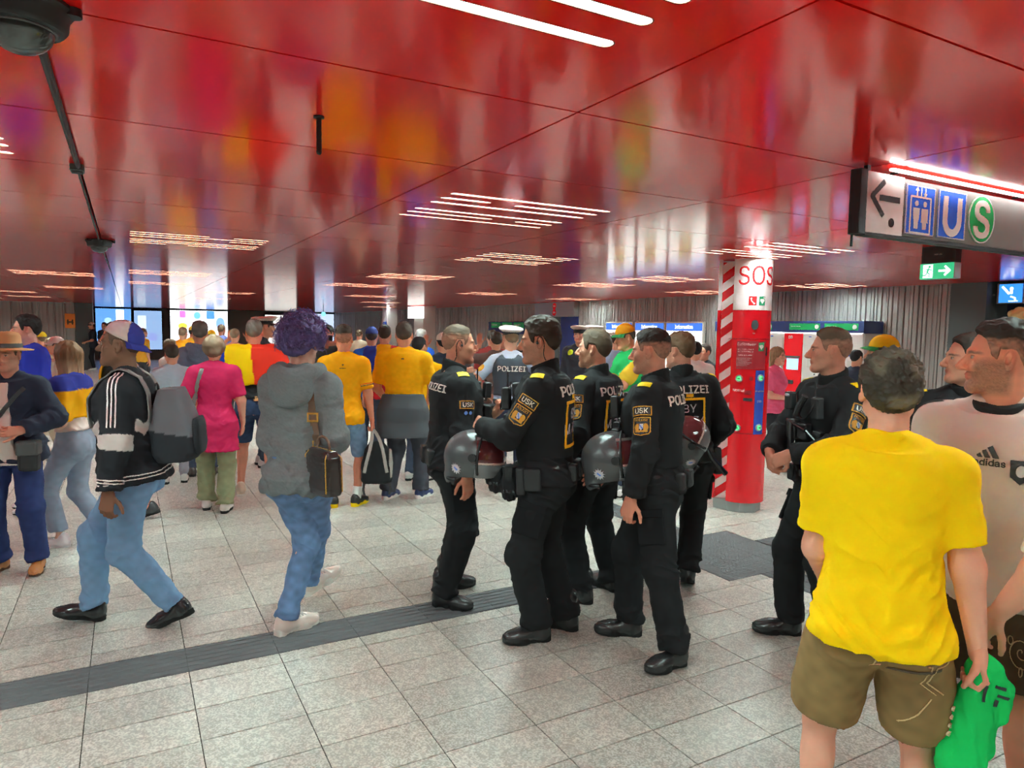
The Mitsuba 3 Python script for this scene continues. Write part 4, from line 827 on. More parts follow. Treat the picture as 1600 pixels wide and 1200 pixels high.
def phone(p, side, label, size=(.075, .155), glow=None):
    A = [a for a in p.g.arms if a['s'] == side][0]; c = A['wr'] + A['Y'] * .085 - A['Z'] * .032; k = thing('phone', label, 'phone')
    m = rbx(-size[0] / 2, size[0] / 2, -size[1] / 2, size[1] / 2, -.004, .004, .0038); add('phone_case', p.W(frame(m, c, A['Y'], np.cross(A['Z'], A['Y']), A['Z'])), 'm_black', k)
    add('screen', p.W(frame(rbx(-size[0] / 2 + .005, size[0] / 2 - .005, -size[1] / 2 + .006, size[1] / 2 - .006, -.0055, -.0035, .0009), c, A['Y'], np.cross(A['Z'], A['Y']), A['Z'])), glow or 'm_skyblue', k); return k
def glove(label, p, c, fwd, out):
    """a padded glove hanging by its cuff"""
    k = thing('glove', label, 'glove'); A = dict(wr=np.asarray(c, float), Y=V(0, 0, -1), Z=unit(out), X=unit(fwd), curl=.5, thumb=.3)
    m = solid(hand_prims(A), .006); push(m, np.full(len(m.vertices), .006)); add('glove_body', p.W(m), 'm_cloth', k, smooth=True, color=np.array(lin(28, 28, 30)))
    for x in (.03, .01, -.01, -.028): add('knuckle_pad', p.W(solid([ellip(c + A['X'] * x + V(0, 0, -.09) + A['Z'] * .015, (.011, .013, .014))], .006)), 'm_black', k)
    add('glove_cuff', p.W(tube([c + V(0, 0, .05), c + V(0, 0, -.01)], [.045, .036], 12)), 'm_black', k)
HAIRS = dict(short=dict(top=.017, side=.006, back=.007, tuft=.004), mid=dict(top=.025, side=.012, back=.014, tuft=.006), fade=dict(top=.017, side=.0035, back=.004, tuft=.004, fade=.009, sidez=.055), buzz=dict(top=.009, side=.003, back=.003, tuft=.002, fade=.007))
def hs(kind, rgb, **k): return {**HAIRS[kind], 'rgb': rgb, **k}
def long_hair(p, rgb, z_end=-.30, back=.03, q=None, hi=None, width=.085):
    """hair falling down the back: strands as a shell from the crown to z_end below the head's centre"""
    g = p.g; t = lambda *a: g.hc + g.HR @ V(*a); R = g.HR
    pr = [ellip(t(0, -.018, .034), (.088, .112, .100), R, .02)] + [cone(t(s * .060, -.05, .02), t(s * width * .62, -.085 - back, z_end), .046, .030, .04) for s in (-1, 0, 1)] + [cone(t(s * .080, -.015, .02), t(s * width * .9, -.045 - back, z_end * .9), .022, .020, .03) for s in (-1, 1)]
    pr.append(ellip(t(0, .125, -.03), (.074, .085, .118), R, .02, 'sub'))
    h = .007 * min(p.q, 1.8); m = solid(pr, h); v = np.array(m.vertices); qv = (v - g.hc) @ g.HR; push(m, .006 * 2 * nz(qv, (75, 75, 7), 2)); n = len(v); C = np.tile(np.array(lin(rgb)), (n, 1)) * (1 + .8 * nz(qv, (90, 90, 8), 5))[:, None]
    if hi is not None: w = np.clip((-.02 - qv[:, 2]) / .2, 0, 1)[:, None]; C = C * (1 - w) + np.array(lin(hi)) * w * (1 + .8 * nz(qv, (90, 90, 8), 6))[:, None]
    return add('hair', p.W(m), 'm_hair', p.key, smooth=True, color=np.clip(C, 0, 1))

# ================================================================== the police group
SK = (206, 150, 124)
dark_face = dict(brow=(50, 36, 28), beard=(84, 62, 50), bstr=.35)
# officer 1: left of the group, in profile to the right, a hand at his chest
p1 = person('police officer in black on the left of the group, facing right, buzzed fair hair', (-.375, 4.408), -70, 1.80, q=1.0, build=1.08, girth=1.14, skin=(214, 150, 122), hair=hs('buzz', (66, 51, 40), top=.012), face=dict(brow=(110, 80, 58), beard=(150, 105, 82), bstr=.3), top=jacket(), legs=cargo(), shoes=BOOT,
            pose=dict(feet=[(-.18, .02, 0, 0, 0), (.11, -.08, -38, 0, 0)], hands=[(-.10, .32, 1.20), (.27, .02, .85)], elbow={-1: V(-1, -.3, -.6), 1: V(.6, -1, 0)}, grip={-1: dict(curl=1.0, dir=V(.55, .3, .6), back=V(-.3, 1, .1), thumb=.6), 1: dict(curl=.5)}, lean=(2, 0), head=(-4, 2, 0)))
police_gear(p1, patch_side=[], q=1.0)
A = p1.g.arms[1]; u = unit(A['el'] - A['sh']); o_ = V(1, .25, 0); o_ = unit(o_ - u * (o_ @ u)); usk_patch(p1, p1.top, A['sh'] + u * .12, o_, -u, blue=True); earpiece(p1, 1)
decal(p1, p1.top, text('POLIZEI', .045, .002, True), p1.g.TP((.06, -.2, 1.40)), p1.g.R @ V(0, -1, .2), V(0, 0, 1), .004, .03, None, 'lettering', 'm_text')
# officer 2: front, in profile to the left, holding a helmet
p2 = person('tall police officer in front of the group, facing left, dark hair, fists at his chest', (.20, 3.858), 75, 1.84, q=1.0, skin=(196, 138, 112), hair=hs('mid', (48, 37, 31), top=.028, tuft=.007, back=.012), face=dict(brow=(44, 32, 26), beard=(90, 68, 56), bstr=.35), top=jacket(), legs=cargo(), shoes=BOOT,
            pose=dict(feet=[(-.05, .02, 30, 0, 0), (.15, -.10, -10, 0, 0)], hands=[(-.08, .35, 1.19), (.06, .33, 1.15)], elbow={-1: V(-1, -.6, -.7), 1: V(1, -.4, -.7)}, grip={-1: dict(curl=1.35, dir=V(.75, .55, .12), back=V(-.5, .6, .3), thumb=.9), 1: dict(curl=1.2, dir=V(-.4, .8, 0), back=V(.3, .3, 1), thumb=.8)}, lean=(3, 0), head=(6, 4, 0)))
police_gear(p2, patch_side=[-1], back_text=True, number=('BY', 'M 734')); earpiece(p2, -1)
# officer 3: behind 2
p3 = person('police officer seen between the front officers, short fair hair and beard, facing left', (.549, 4.444), 52, 1.78, q=1.1, skin=(216, 158, 132), hair=hs('short', (68, 56, 45), top=.020, side=.009, back=.010), face=dict(brow=(120, 92, 66), beard=(130, 92, 66), bstr=.7), top=jacket(), legs=cargo(), shoes=BOOT,
            pose=dict(feet=[(-.10, .02, 20, 0, 0), (.22, -.02, -12, 0, 0)], hands=[(-.28, .10, .92), (.27, .10, .92)], head=(16, 0, 0), lean=(2, 0)))
police_gear(p3, patch_side=[-1], back_text=True, number=('BY', 'M 734'), q=1.2)
# officer 4: right front
p4 = person('police officer at the right front of the group, black undercut hair, hand hanging down', (.80, 3.80), 62, 1.79, q=1.0, skin=(204, 142, 118), hair=hs('fade', (36, 28, 25), top=.018, sidez=.045), face=dict(brow=(44, 32, 26), beard=(120, 84, 68), bstr=.4), top=jacket(), legs=cargo(), shoes=BOOT,
            pose=dict(feet=[(-.20, -.20, 58, 0, 0), (.05, .14, 22, 0, 0)], hands=[(-.29, .04, .89), (.05, .32, .98)], elbow={-1: V(-.7, -1, 0)}, grip={-1: dict(curl=.75)}, head=(2, 4, 0), lean=(3, 1), pelvis=12))
police_gear(p4, patch_side=[-1], back_text=True)
# officer 5: behind right, back to the camera
p5 = person('police officer with his back to the camera in front of the red column', (1.16, 4.70), 4, 1.78, q=1.1, skin=(208, 150, 126), hair=hs('mid', (88, 64, 47), top=.022, side=.009, back=.009), top=jacket(), legs=cargo(), shoes=BOOT,
            pose=dict(feet=[(-.12, .05, 12, 0, 0), (.06, -.06, -20, 20, 0)], hands=[(-.28, .16, 1.0), (.25, .16, .98)], elbow={1: V(.5, -1, 0)}, head=(42, 4, 0), lean=(4, -3), hip=(.03, 0, -.01)))
police_gear(p5, patch_side=[-1], back_text=True, number=('BY', 'M 734'), q=1.2)
# officer 6: right, towards the camera, hands clasped
p6 = person('police officer behind the yellow T-shirt, facing left with clasped hands', (1.80, 3.872), 104, 1.81, q=1.0, skin=(208, 148, 124), hair=hs('fade', (74, 56, 45), top=.018), face=dict(brow=(96, 70, 52), beard=(150, 108, 88), bstr=.3), top=jacket(), legs=cargo(), shoes=BOOT,
            pose=dict(feet=[(-.14, .02, 4, 0, 0), (.12, .13, -22, 0, 0)], hands=[(-.09, .33, 1.10), (.08, .33, 1.08)], elbow={-1: V(-1, -.5, -.3), 1: V(1, -.5, -.3)}, grip={-1: dict(curl=.9, dir=V(.7, .35, -.45), back=V(-.2, 1, .2), thumb=.5), 1: dict(curl=.9, dir=V(-.7, .35, -.45), back=V(.2, 1, .2), thumb=.5)}, head=(-32, 1, 0), lean=(2, 0)))
police_gear(p6, patch_side=[1, -1])
add('shoulder_lamp', p6.W(tube([p6.g.TP((-.05, .20, 1.42)), p6.g.TP((-.02, .215, 1.36)), p6.g.TP((.0, .22, 1.31))], [.020, .018, .018], 12)), 'm_black', p6.key); add('pistol_grip', p6.W(cat_([tube([p6.g.TP((.10, .20, 1.27)), p6.g.TP((-.10, .23, 1.24))], .012, 8), tube([p6.g.TP((.05, .21, 1.26)), p6.g.TP((.03, .23, 1.12))], .018, 8), tube([p6.g.TP((-.10, .23, 1.24)), p6.g.TP((-.15, .2, 1.18))], .010, 8)])), 'm_blackgloss', p6.key)
# officer 7: hidden behind the man in white
p7 = person('police officer half hidden behind the man in the white football shirt', (2.27, 3.44), 146, 1.79, q=1.3, skin=SK, hair=hs('short', (36, 28, 24)), top=jacket(), legs=cargo(), shoes=BOOT, pose=dict(head=(-66, 0, 0), hands=[(-.2, .3, 1.05), (.29, .14, .98)], lean=(3, 0)))
police_gear(p7, patch_side=[1, -1], q=1.3)
riot_helmet('riot helmet held before the front officer, star emblem and dark red visor', p2.pt(V(-.06, .40, 1.0)), V(1, -.25, -.06), V(-.05, .1, 1), 'riot helmets of the officers')
riot_helmet('riot helmet at the hip of the right front officer, star emblem low on its shell', p4.pt(V(-.16, .19, 1.055)), V(1, -.28, .12), V(-.2, .1, 1), 'riot helmets of the officers')
riot_helmet('riot helmet with its visor lifted, at the side of the officer by the column', p5.pt(V(-.06, -.29, 1.06)), V(.5, -.2, .8), V(-.8, -.1, .5), 'riot helmets of the officers')
riot_helmet('riot helmet with a clear shining visor under the arm of the half-hidden officer', V(2.0, 3.15, 1.235), V(.3, -1, .35), V(0, .3, 1), 'riot helmets of the officers')
glove('black padded glove hanging under the helmet of the front officer', p2, V(-.10, .18, .93), V(0, 1, 0), V(-1, 0, 0)); glove('second black glove hanging behind the front glove', p2, V(-.06, .27, .96), V(0, 1, 0), V(-1, 0, 0))
solo('baton', 'black baton sticking out beside the red column', 'baton', tube([p5.pt(V(.06, -.33, 1.04)), p5.pt(V(.11, -.32, .96)), p5.pt(V(.21, -.30, .86))], [.014, .014, .017], 10), 'm_blackgloss')
# federal officer: light blue shirt, dark vest, white cap
def polshirt(g, q, t, on, side):
    c = paintcol((178, 200, 226), len(q)); return c
pw = person('police officer in a light blue shirt, dark vest and white peaked cap, seen from behind', spot(797, 7.5), -3, 1.80, q=1.3, skin=(214, 160, 136), hair=hs('short', (130, 100, 76), top=.003), top=dict(name='shirt', paint=polshirt, to=.42, hem=.93, collar='low', collar_rgb=(178, 200, 226)), legs=dict(rgb=(34, 38, 56)), shoes=BOOT, pose=dict(head=(20, 0, 0), hands=[(-.23, .10, 1.02), (.25, .12, 1.05)], elbow={-1: V(-1, -.4, 0), 1: V(1, -.4, 0)}, grip={-1: dict(curl=.9, dir=V(.6, .6, -.3))}))
police_cap(pw, (238, 240, 240), (40, 40, 46), .08)
v_ = solid([torso(pw.g, False, .034, .040, 1.04, 1.44, k=.03)] + [cone(pw.g.TP((s * .085, .05, 1.43)), pw.g.TP((s * .085, -.07, 1.44)), .045, .045, .03) for s in (-1, 1)], .013); pw.vest = v_
kv = add('vest', pw.W(v_), 'm_cloth', pw.key, smooth=True, color=np.array(lin(52, 54, 62))); decal(pw, v_, text('POLIZEI', .055, .002, True), pw.g.TP((.02, -.2, 1.33)), pw.g.R @ V(0, -1, 0), V(0, 0, 1), .004, .03, kv, 'lettering', 'm_text')
kb = add('belt', pw.W(solid([torso(pw.g, False, .03, .03, .955, 1.005, k=.02)], .012)), 'm_shiny', pw.key, smooth=True, color=np.array(lin(30, 28, 28)))
for x in (-.17, .1): add('belt_pouch', pw.W(tp_box(pw, x, x + .07, -.19, -.14, .93, 1.01)), 'm_black', kb)
A = pw.g.arms[0]; u = unit(A['el'] - A['sh']); decal(pw, pw.top, ext(ell(0, 0, .035, .04), .002), A['sh'] + u * .1, unit(V(-1, -.6, 0)), -u, .003, .02, None, 'sleeve_badge', 'm_patchgold')

# ================================================================== foreground right
def cotton(rgb): return lambda g, q, t, on, side: paintcol(rgb, len(q))
yt = person('man in a bright yellow T-shirt and brown leather shorts, seen from behind', (1.165, 2.08), -21, 1.725, q=.9, skin=(226, 168, 142), hair=hs('mid', (48, 40, 33), top=.024, side=.018, back=.016, tuft=.011, freq=75, hi=(92, 80, 67), swirl=.8, sub=6), top=dict(name='t_shirt', rgb=(252, 214, 6), to=.40, hem=.865, iy=.036, ix=.024, folds=.0068, collar='crew', inf=.018, mottle=.02, flare=.034, h=.007),
            legs=dict(name='leather_shorts', rgb=(116, 92, 58), to=.43, thigh=.104, knee=.09, flare=.014, ix=.022, iy=.024, folds=.005, mottle=.22, k=.012), shoes=dict(rgb=(110, 80, 60)), build=.98,
            pose=dict(feet=[(-.19, .04, 12, 0, 0), (.15, 0, -12, 0, 0)], hands=[(-.17, .25, .96), (.265, .0, .82)], elbow={1: V(.4, -1, 0), -1: V(-.25, -1, 0)}, grip={1: dict(curl=1.25, thumb=.7)}, head=(4, -10, 0), lean=(4, 0), twist=0, hip=(-.02, 0, 0), headfwd=.02))
for side in (1, -1): arm_ring(yt, side, .200, .004, .075, 'm_seam_y', 'hem_stitch') if 'm_seam_y' in scene else None
mat('m_seam', (196, 172, 128), 0.8); mat('m_seam_d', (150, 130, 100), .8); mat('m_leatherdark', (60, 44, 32), .6); mat('m_horn', (222, 206, 176), .4)
def on_pants(p, poly, c, N, U, bsdf='m_seam', name='stitching', lift=.002, d=.002): decal(p, p.pants, ext(poly, d), c, N, U, lift, .02, None, name, bsdf)
kN, kU = V(.55, -.83, 0), V(0, 0, 1); c_ = yt.g.hip + V(.15, -.10, -.12)
on_pants(yt, union_all([stroke([(.075, .03), (-.01, .028), (-.02, -.03), (.045, -.075)], .0045), stroke([(-.045, .035), (-.03, .033), (-.035, -.035), (.02, -.075)], .003), stroke([(.01, -.09), (-.01, -.15), (-.035, -.2)], .003)]), c_, kN, kU)
on_pants(yt, union_all([stroke([(0, .03), (.012, -.01), (.004, -.05)], .004)]), yt.g.hip + V(-.03, -.14, -.06), V(0, -1, 0), kU)
on_pants(yt, stroke([(-.07, 0), (.09, 0)], .010), yt.g.hip + V(.08, -.13, -.105), V(.2, -1, 0), kU, 'm_leatherdark', 'pocket_slit')
for i in range(4): on_pants(yt, ell(.0, 0, .009, .008), yt.g.hip + V(.20, -.02, -.25 - i * .028), V(1, -.4, 0), kU, 'm_horn', 'side_button', .003, .006)
# green shirt in his hand
A = yt.g.arms[1]; c0 = A['wr'] + A['Y'] * .09
def cloth_bundle(c):
    pr = [cone(c + V(0, 0, .05), c + V(-.03, 0, -.12), .030, .048, .03), cone(c + V(-.03, 0, -.12), c + V(-.045, -.01, -.30), .052, .062, .04), cone(c + V(-.05, -.005, -.26), c + V(-.035, 0, -.36), .058, .050, .03), cone(c + V(.02, 0, .02), c + V(.055, .03, -.04), .030, .036, .03), cone(c + V(.055, .03, -.04), c + V(.055, .035, -.13), .038, .030, .03), cone(c + V(.03, .03, -.1), c + V(.03, .02, -.24), .034, .024, .03), ellip(c + V(.0, .0, .03), (.045, .035, .035), k=.02)]
    m = solid(pr, .007); v = np.array(m.vertices); push(m, .022 * nz(np.c_[v[:, 0] * 34 + v[:, 2] * 6, v[:, 1] * 34, v[:, 2] * 5], 1, 5) + .008 * nz(v, (60, 60, 9), 6) + .008 * nz(v, (30, 30, 40), 7)); return m
kg = thing('green_shirt', 'bright green shirt bunched up, hanging from the hand of the man in yellow', 'shirt'); bm = cloth_bundle(c0); add('cloth', yt.W(bm), 'm_cloth', kg, smooth=True, color=np.array(lin(24, 190, 92)))
for dx, dz, w_, h_ in ((.05, -.01, .03, .010), (.06, -.04, .03, .010), (.045, -.065, .010, .022), (.005, -.03, .008, .05)):
    decal(yt, bm, ext(sbox(-w_ / 2, -h_ / 2, w_ / 2, h_ / 2), .002), c0 + V(dx, -.05, dz), V(.1, -1, .1), V(.2, 0, 1), .002, .01, kg, 'dark_print', 'm_black')
# man in the white football shirt
def jersey(g, q, t, on, side): return paintcol((212, 202, 190), len(q))
ad = person('bearded man in a white football shirt and dark leather shorts, looking left', (1.715, 2.42), 136, 1.83, q=.9, skin=(222, 152, 122), hair=hs('short', (40, 31, 27), top=.024, side=.0055, back=.008, sidez=.06, tuft=.006, fade=.010, sub=6), face=dict(brow=(52, 36, 30), beard=(92, 68, 54), bstr=.72, iris=(80, 60, 40)), top=dict(name='football_shirt', paint=jersey, to=.42, hem=.83, iy=.028, ix=.026, folds=.005, collar=None, inf=.018, mottle=.02, flare=.03, h=.0075),
            legs=dict(name='leather_shorts', rgb=(60, 45, 34), to=.44, thigh=.102, knee=.088, flare=.012, ix=.02, iy=.02, folds=.005, mottle=.2, k=.012), shoes=dict(rgb=(90, 70, 60)), build=1.04,
            pose=dict(feet=[(-.14, 0, 12, 0, 0), (.16, .02, -14, 0, 0)], hands=[(-.29, .0, .86), (.29, .02, .86)], head=(-68, 1, 0), lean=(1, 0)))
decal(ad, ad.top, cat_([ext(union_all([Polygon([(-.030, 0), (-.016, 0), (-.024, .014), (-.034, .0085)]), Polygon([(-.010, 0), (.006, 0), (-.009, .027), (-.020, .021)]), Polygon([(.012, 0), (.030, 0), (.008, .040), (-.005, .033)])]), .002), (lambda m: (m.apply_translation((0, -.026, 0)), m)[1])(meshkit.text_mesh('adidas', .021, .002, True).apply_translation((-.042, 0, 0)))]), ad.g.TP((.0, .2, 1.335)), ad.g.R @ V(0, 1, 0), V(0, 0, 1), .002, .02, None, 'chest_print', 'm_black', 'small dark logo and lettering on the chest')
cl = solid([cone(ad.g.TP((0, -.018, 1.465)), ad.g.TP((0, -.004, 1.54)), .098, .080, .02, [(ad.g.TP((0, .0, 1.522)), ad.g.R @ unit(V(0, .42, 1)))])], .006); add('collar', ad.W(cl), 'm_cloth', ad.key, smooth=True, color=np.array(lin(22, 20, 20)))
for sd in (-1, 1):
    for off in (-.013, 0, .013): arm_stripe(ad, sd, off + .01, -.09, .10, .006, 'm_black', 'shoulder_stripe')
decal(ad, ad.top, cat_([ext(Polygon([(-.03, .035), (.03, .035), (.028, -.02), (0, -.045), (-.028, -.02)]), .003)]), ad.g.TP((-.105, .2, 1.30)), ad.g.R @ V(-.3, 1, 0), V(0, 0, 1), .002, .02, None, 'crest', 'm_black'); decal(ad, ad.top, ext(ell(0, 0, .014, .02), .0045), ad.g.TP((-.105, .2, 1.30)), ad.g.R @ V(-.3, 1, 0), V(0, 0, 1), .002, .02, None, 'crest_emblem', 'm_silver')
def emb(p, c, N):
    t = np.linspace(0, 4 * PI, 40); sp = stroke([(.004 * a * math.cos(a) * .8, .0045 * a * math.sin(a)) for a in t], .003); leaf = union_all([ell(.03, .035, .008, .016), ell(-.03, .03, .008, .014), ell(.0, -.06, .006, .016), ell(.035, -.03, .012, .007)])
    on_pants(p, union_all([sp.difference(sp.buffer(-.0016)) if False else sp, leaf.difference(leaf.buffer(-.003))]), c, N, V(0, 0, 1), 'm_seam_d', 'embroidery')
emb(ad, ad.g.hip + V(-.12, .13, -.22), V(-.2, 1, 0)); emb(ad, ad.g.hip + V(.12, .13, -.22), V(.2, 1, 0))
on_pants(ad, union_all([stroke([(-.09, .06), (-.08, -.02), (.0, -.03), (.08, -.02), (.09, .06)], .003), stroke([(-.03, .06), (-.03, -.1)], .003), stroke([(.03, .06), (.03, -.1)], .003), stroke([(-.15, .05), (-.12, -.02), (-.14, -.06)], .003)]), ad.g.hip + V(0, .15, -.0), V(0, 1, 0), V(0, 0, 1), 'm_seam_d', 'front_stitching')
# arm and sleeve at the right edge
pe = person('person in a white T-shirt cut off by the right edge, only an arm in view', (1.745, 1.88), 5, 1.75, q=1.0, skin=(226, 168, 142), hair=hs('short', (60, 46, 38)), top=dict(name='t_shirt', rgb=(232, 236, 236), to=.45, hem=.85), legs=dict(rgb=(70, 76, 90)), shoes=dict(rgb=(220, 220, 220)), pose=dict(hands=[(-.25, .20, .94), (.27, .05, .84)], elbow={-1: V(-.6, -1, 0)}))
pb = person('tall blond man at the right edge, only the top of his head in view', spot(1612, 3.95), 60, 1.93, q=1.2, skin=(230, 176, 150), hair=hs('mid', (206, 172, 116), top=.030, tuft=.008), top=dict(name='t_shirt', rgb=(60, 64, 76)), legs=dict(rgb=(60, 66, 80)), shoes=dict(rgb=(220, 220, 220)))
pc = person('young man in a yellow and green cap, looking left over the officer', spot(1387, 5.1), 72, 1.76, q=1.2, skin=(222, 164, 138), hair=hs('mid', (48, 36, 30), back=.012, side=.012, top=.003, tuft=.002), top=dict(name='t_shirt', rgb=(40, 90, 60)), legs=dict(rgb=(60, 66, 80)), shoes=dict(rgb=(220, 220, 220)))
baseball_cap(pc, (236, 178, 30), (50, 130, 70), tilt=.05)

# ================================================================== foreground left
def track(g, q, t, on, side):
    c = paintcol((26, 26, 30), len(q)); z = q[:, 2]; zig = 1.185 + .055 * np.abs(((q[:, 0] / .13) + .5) % 1 - .5) * 2
    w = (np.abs(z - zig) < .034) & (on < .5); c[w] = lin(214, 212, 206); a = (on >= .5) & (t > .235) & (t < .315); c[a] = lin(214, 212, 206); c[(np.abs(q[:, 0]) < .012) & (q[:, 1] > 0) & (on < .5)] = lin(214, 212, 206); return c
cm = person('man in a black and white track jacket and light jeans striding left', (-2.19, 3.972), 103, 1.81, q=1.0, skin=(104, 70, 55), hair=hs('buzz', (26, 22, 22), top=.003), face=dict(brow=(26, 20, 18), lip=(120, 72, 66)), top=dict(name='track_jacket', paint=track, to=.97, hem=.90, inf=.022, ix=.04, iy=.04, folds=.008, collar='low', collar_rgb=(40, 40, 42), mottle=.05, h=.0065),
            legs=dict(name='jeans', rgb=(106, 138, 170), thigh=.106, knee=.078, ankle=.064, ix=.02, iy=.02, folds=.009, mottle=.14), shoes=dict(rgb=(24, 24, 26), sole=(18, 18, 18), mat='m_gloss', tall=.85),
            pose=dict(feet=[(-.09, -.27, -6, 22, 0), (.07, .27, 8, -13, 0)], hands=[(-.27, .05, .83), (.26, .10, .86)], elbow={-1: V(-.5, -1, .1)}, grip={-1: dict(curl=.7)}, hip=(0, .0, -.035), lean=(4, 0), head=(0, -4, 0)))
for sd in (-1, 1):
    for off in (-.02, 0, .02): arm_stripe(cm, sd, off, -.11, .20, .008, 'm_white', 'sleeve_stripe')
    for tt in (.475, .492): arm_ring(cm, sd, tt, .006, .05, 'm_white')
for z in (.925, .945): ring(cm, z, .006, 'm_white', 'hem_stripe')
kc = baseball_cap(cm, (206, 204, 198), (40, 42, 110), back=True, tilt=-.38, panel=(44, 46, 116)); bk = backpack('grey and black backpack on the man in the track jacket', cm, (104, 104, 110), (34, 34, 38), w=.15, z0=.98, z1=1.40)
# curly purple hair
def knit(g, q, t, on, side):
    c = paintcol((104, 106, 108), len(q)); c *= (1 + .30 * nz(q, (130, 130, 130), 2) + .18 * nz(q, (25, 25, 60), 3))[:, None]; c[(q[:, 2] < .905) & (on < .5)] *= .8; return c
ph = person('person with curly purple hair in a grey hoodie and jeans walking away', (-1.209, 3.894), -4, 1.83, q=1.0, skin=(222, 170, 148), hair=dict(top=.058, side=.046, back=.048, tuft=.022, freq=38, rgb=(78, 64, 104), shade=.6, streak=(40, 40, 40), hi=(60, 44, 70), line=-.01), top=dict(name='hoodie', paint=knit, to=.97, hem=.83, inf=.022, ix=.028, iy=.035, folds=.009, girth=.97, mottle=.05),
            legs=dict(name='jeans', rgb=(94, 120, 156), thigh=.098, knee=.066, ankle=.060, folds=.009, mottle=.34), shoes=dict(laces=True, rgb=(226, 214, 202), sole=(232, 226, 216), low=.014, wide=1.08),
            pose=dict(feet=[(-.06, -.03, -38, 0, 0), (-.07, .46, -45, -22, 0)], hands=[(-.13, .29, 1.13), (.15, .27, 1.10)], elbow={-1: V(-.12, -1, -.5), 1: V(.25, -1, -.5)}, hip=(0, .03, -.02), lean=(3, 0), head=(-8, 5, 0)), build=.88)
hood_part(ph, (100, 102, 104))
curls = []
rc = np.random.default_rng(5)
for i in range(1100):
    d = unit(rc.normal(size=3) + V(0, -.3, .35)); 
    if (d[1] > .45 and d[2] < .35) or d[2] < -.45: continue
    b = V(0, -.014, .03) + d * V(.0765, .098, .089) * rc.uniform(1.25, 1.62); n1 = unit(np.cross(d, rc.normal(size=3))); n2 = np.cross(d, n1); a0 = rc.uniform(0, 6.3); rr = rc.uniform(.008, .020)
    pts = [b + d * (.026 * s_) + rr * (n1 * math.cos(a0 + s_ * 4.5) + n2 * math.sin(a0 + s_ * 4.5)) for s_ in np.linspace(-.8, 1.2, 9)]; curls.append(tube(np.array(pts) @ ph.g.HR.T + ph.g.hc, np.linspace(.0038, .0012, 9), 4))
cmesh = cat_(curls); q_ = (np.array(cmesh.vertices) - ph.g.hc) @ ph.g.HR; kk = add('curls', ph.W(cmesh), 'm_hair', ph.key, smooth=True, color=np.clip(np.tile(np.array(lin(108, 92, 140)), (len(q_), 1)) * (1 + 1.3 * nz(q_, 30, 4))[:, None], 0, 1)); labels[kk] = {'kind': 'stuff'}
for i in range(26):   # knitted rib at the hem
    pass
mat('m_strapbrown', (88, 62, 48), .6)
bagk = thing('handbag', 'dark crocodile handbag with gold trim hanging from the person in the grey hoodie', 'handbag')
g = ph.g; strap(ph, [(.080, 1.50), (.095, 1.44), (.105, 1.35), (.115, 1.25), (.125, 1.15), (.13, 1.10)], -1, .040, 'strap', 'm_strapbrown', bagk); add('buckle', ph.W(frame(border(.062, .05, .009, .006), cast(ph, ph.top, [g.TP((.115, -.5, 1.25))], g.R @ V(0, 1, 0), .012)[0], V(1, 0, 0), V(0, 0, 1), V(0, -1, 0))), 'm_gold', bagk)
bo = cast(ph, ph.top, [g.TP((.145, -.5, 1.0))], g.R @ V(0, 1, 0), .0)[0] + V(.050, -.055, -.03); bR = Rz(-.75)
def bm_(m): M = np.eye(4); M[:3, :3] = bR; M[:3, 3] = bo; m = m.copy(); m.apply_transform(M); return ph.W(m)
cr = solid([loft((0, 0, 0), np.eye(3), [-.12, -.10, .08, .12], [.115, .125, .118, .10], [.05, .055, .048, .03], p=5)], .007); vv = np.array(cr.vertices); push(cr, .004 * np.abs(np.sin(vv[:, 0] * 110) * np.sin(vv[:, 2] * 130)) * (np.abs(vv[:, 1]) > .02)); add('bag_body', bm_(cr), 'm_gloss', bagk, smooth=True, color=np.array(lin(38, 29, 28)))
for y in (-.047, .047): add('trim', bm_(tube([(-.117, y, -.10), (-.114, y, .08), (-.10, y * .6, .108), (.09, y * .6, .108), (.108, y, .08), (.116, y, -.10)], .0035, 6)), 'm_gold', bagk)
add('end_panel', bm_(rbx(-.130, -.117, -.042, .042, -.10, .10, .005)), 'm_black', bagk); add('side_lettering', bm_(frame(text('MARC JACOBS', .026, .002, True) if False else ext(union_all([stroke([(-.08 + i * .02, -.012), (-.08 + i * .02, .012)], .006) for i in range(9)]), .002), (-.131, 0, 0), (0, 0, 1), (0, 1, 0), (-1, 0, 0))), 'm_text', bagk)
add('handle', bm_(tube(smooth_path([(-.06, 0, .11), (-.05, 0, .17), (.05, 0, .17), (.06, 0, .11)], 12), .007, 8)), 'm_strapbrown', bagk); add('clasp', bm_(tube([(-.118, 0, .105), (-.118, 0, .15)], .007, 8)), 'm_gold', bagk); add('zip', bm_(rbx(-.1, .1, -.004, .004, .116, .122, .002)), 'm_gold', bagk)
# hat man
hm = person('man in a straw hat, navy jacket and white shirt at the left edge', (-3.50, 4.83), 196, 1.66, q=1.1, skin=(204, 140, 118), face=dict(brow=(80, 56, 44), beard=(130, 92, 76), bstr=.4), hair=hs('short', (70, 52, 42)), top=dict(name='jacket', rgb=(32, 34, 48), to=.96, hem=.86, inf=.022, ix=.036, iy=.034, belly=.05, folds=.008), belly=.04, legs=dict(name='trousers', rgb=(34, 42, 80), thigh=.10, knee=.08, ankle=.075, folds=.008), shoes=dict(rgb=(160, 96, 50), sole=(70, 44, 30)),
            pose=dict(feet=[(-.15, .05, 10, 0, 0), (.12, .0, -14, 0, 0)], hands=[(-.16, .30, 1.12), (.20, .22, 1.05)], elbow={-1: V(-1, -.5, -.2), 1: V(1, -.5, -.2)}, grip={-1: dict(curl=.8, dir=V(.6, .5, 0))}, head=(-4, 3, 0)))
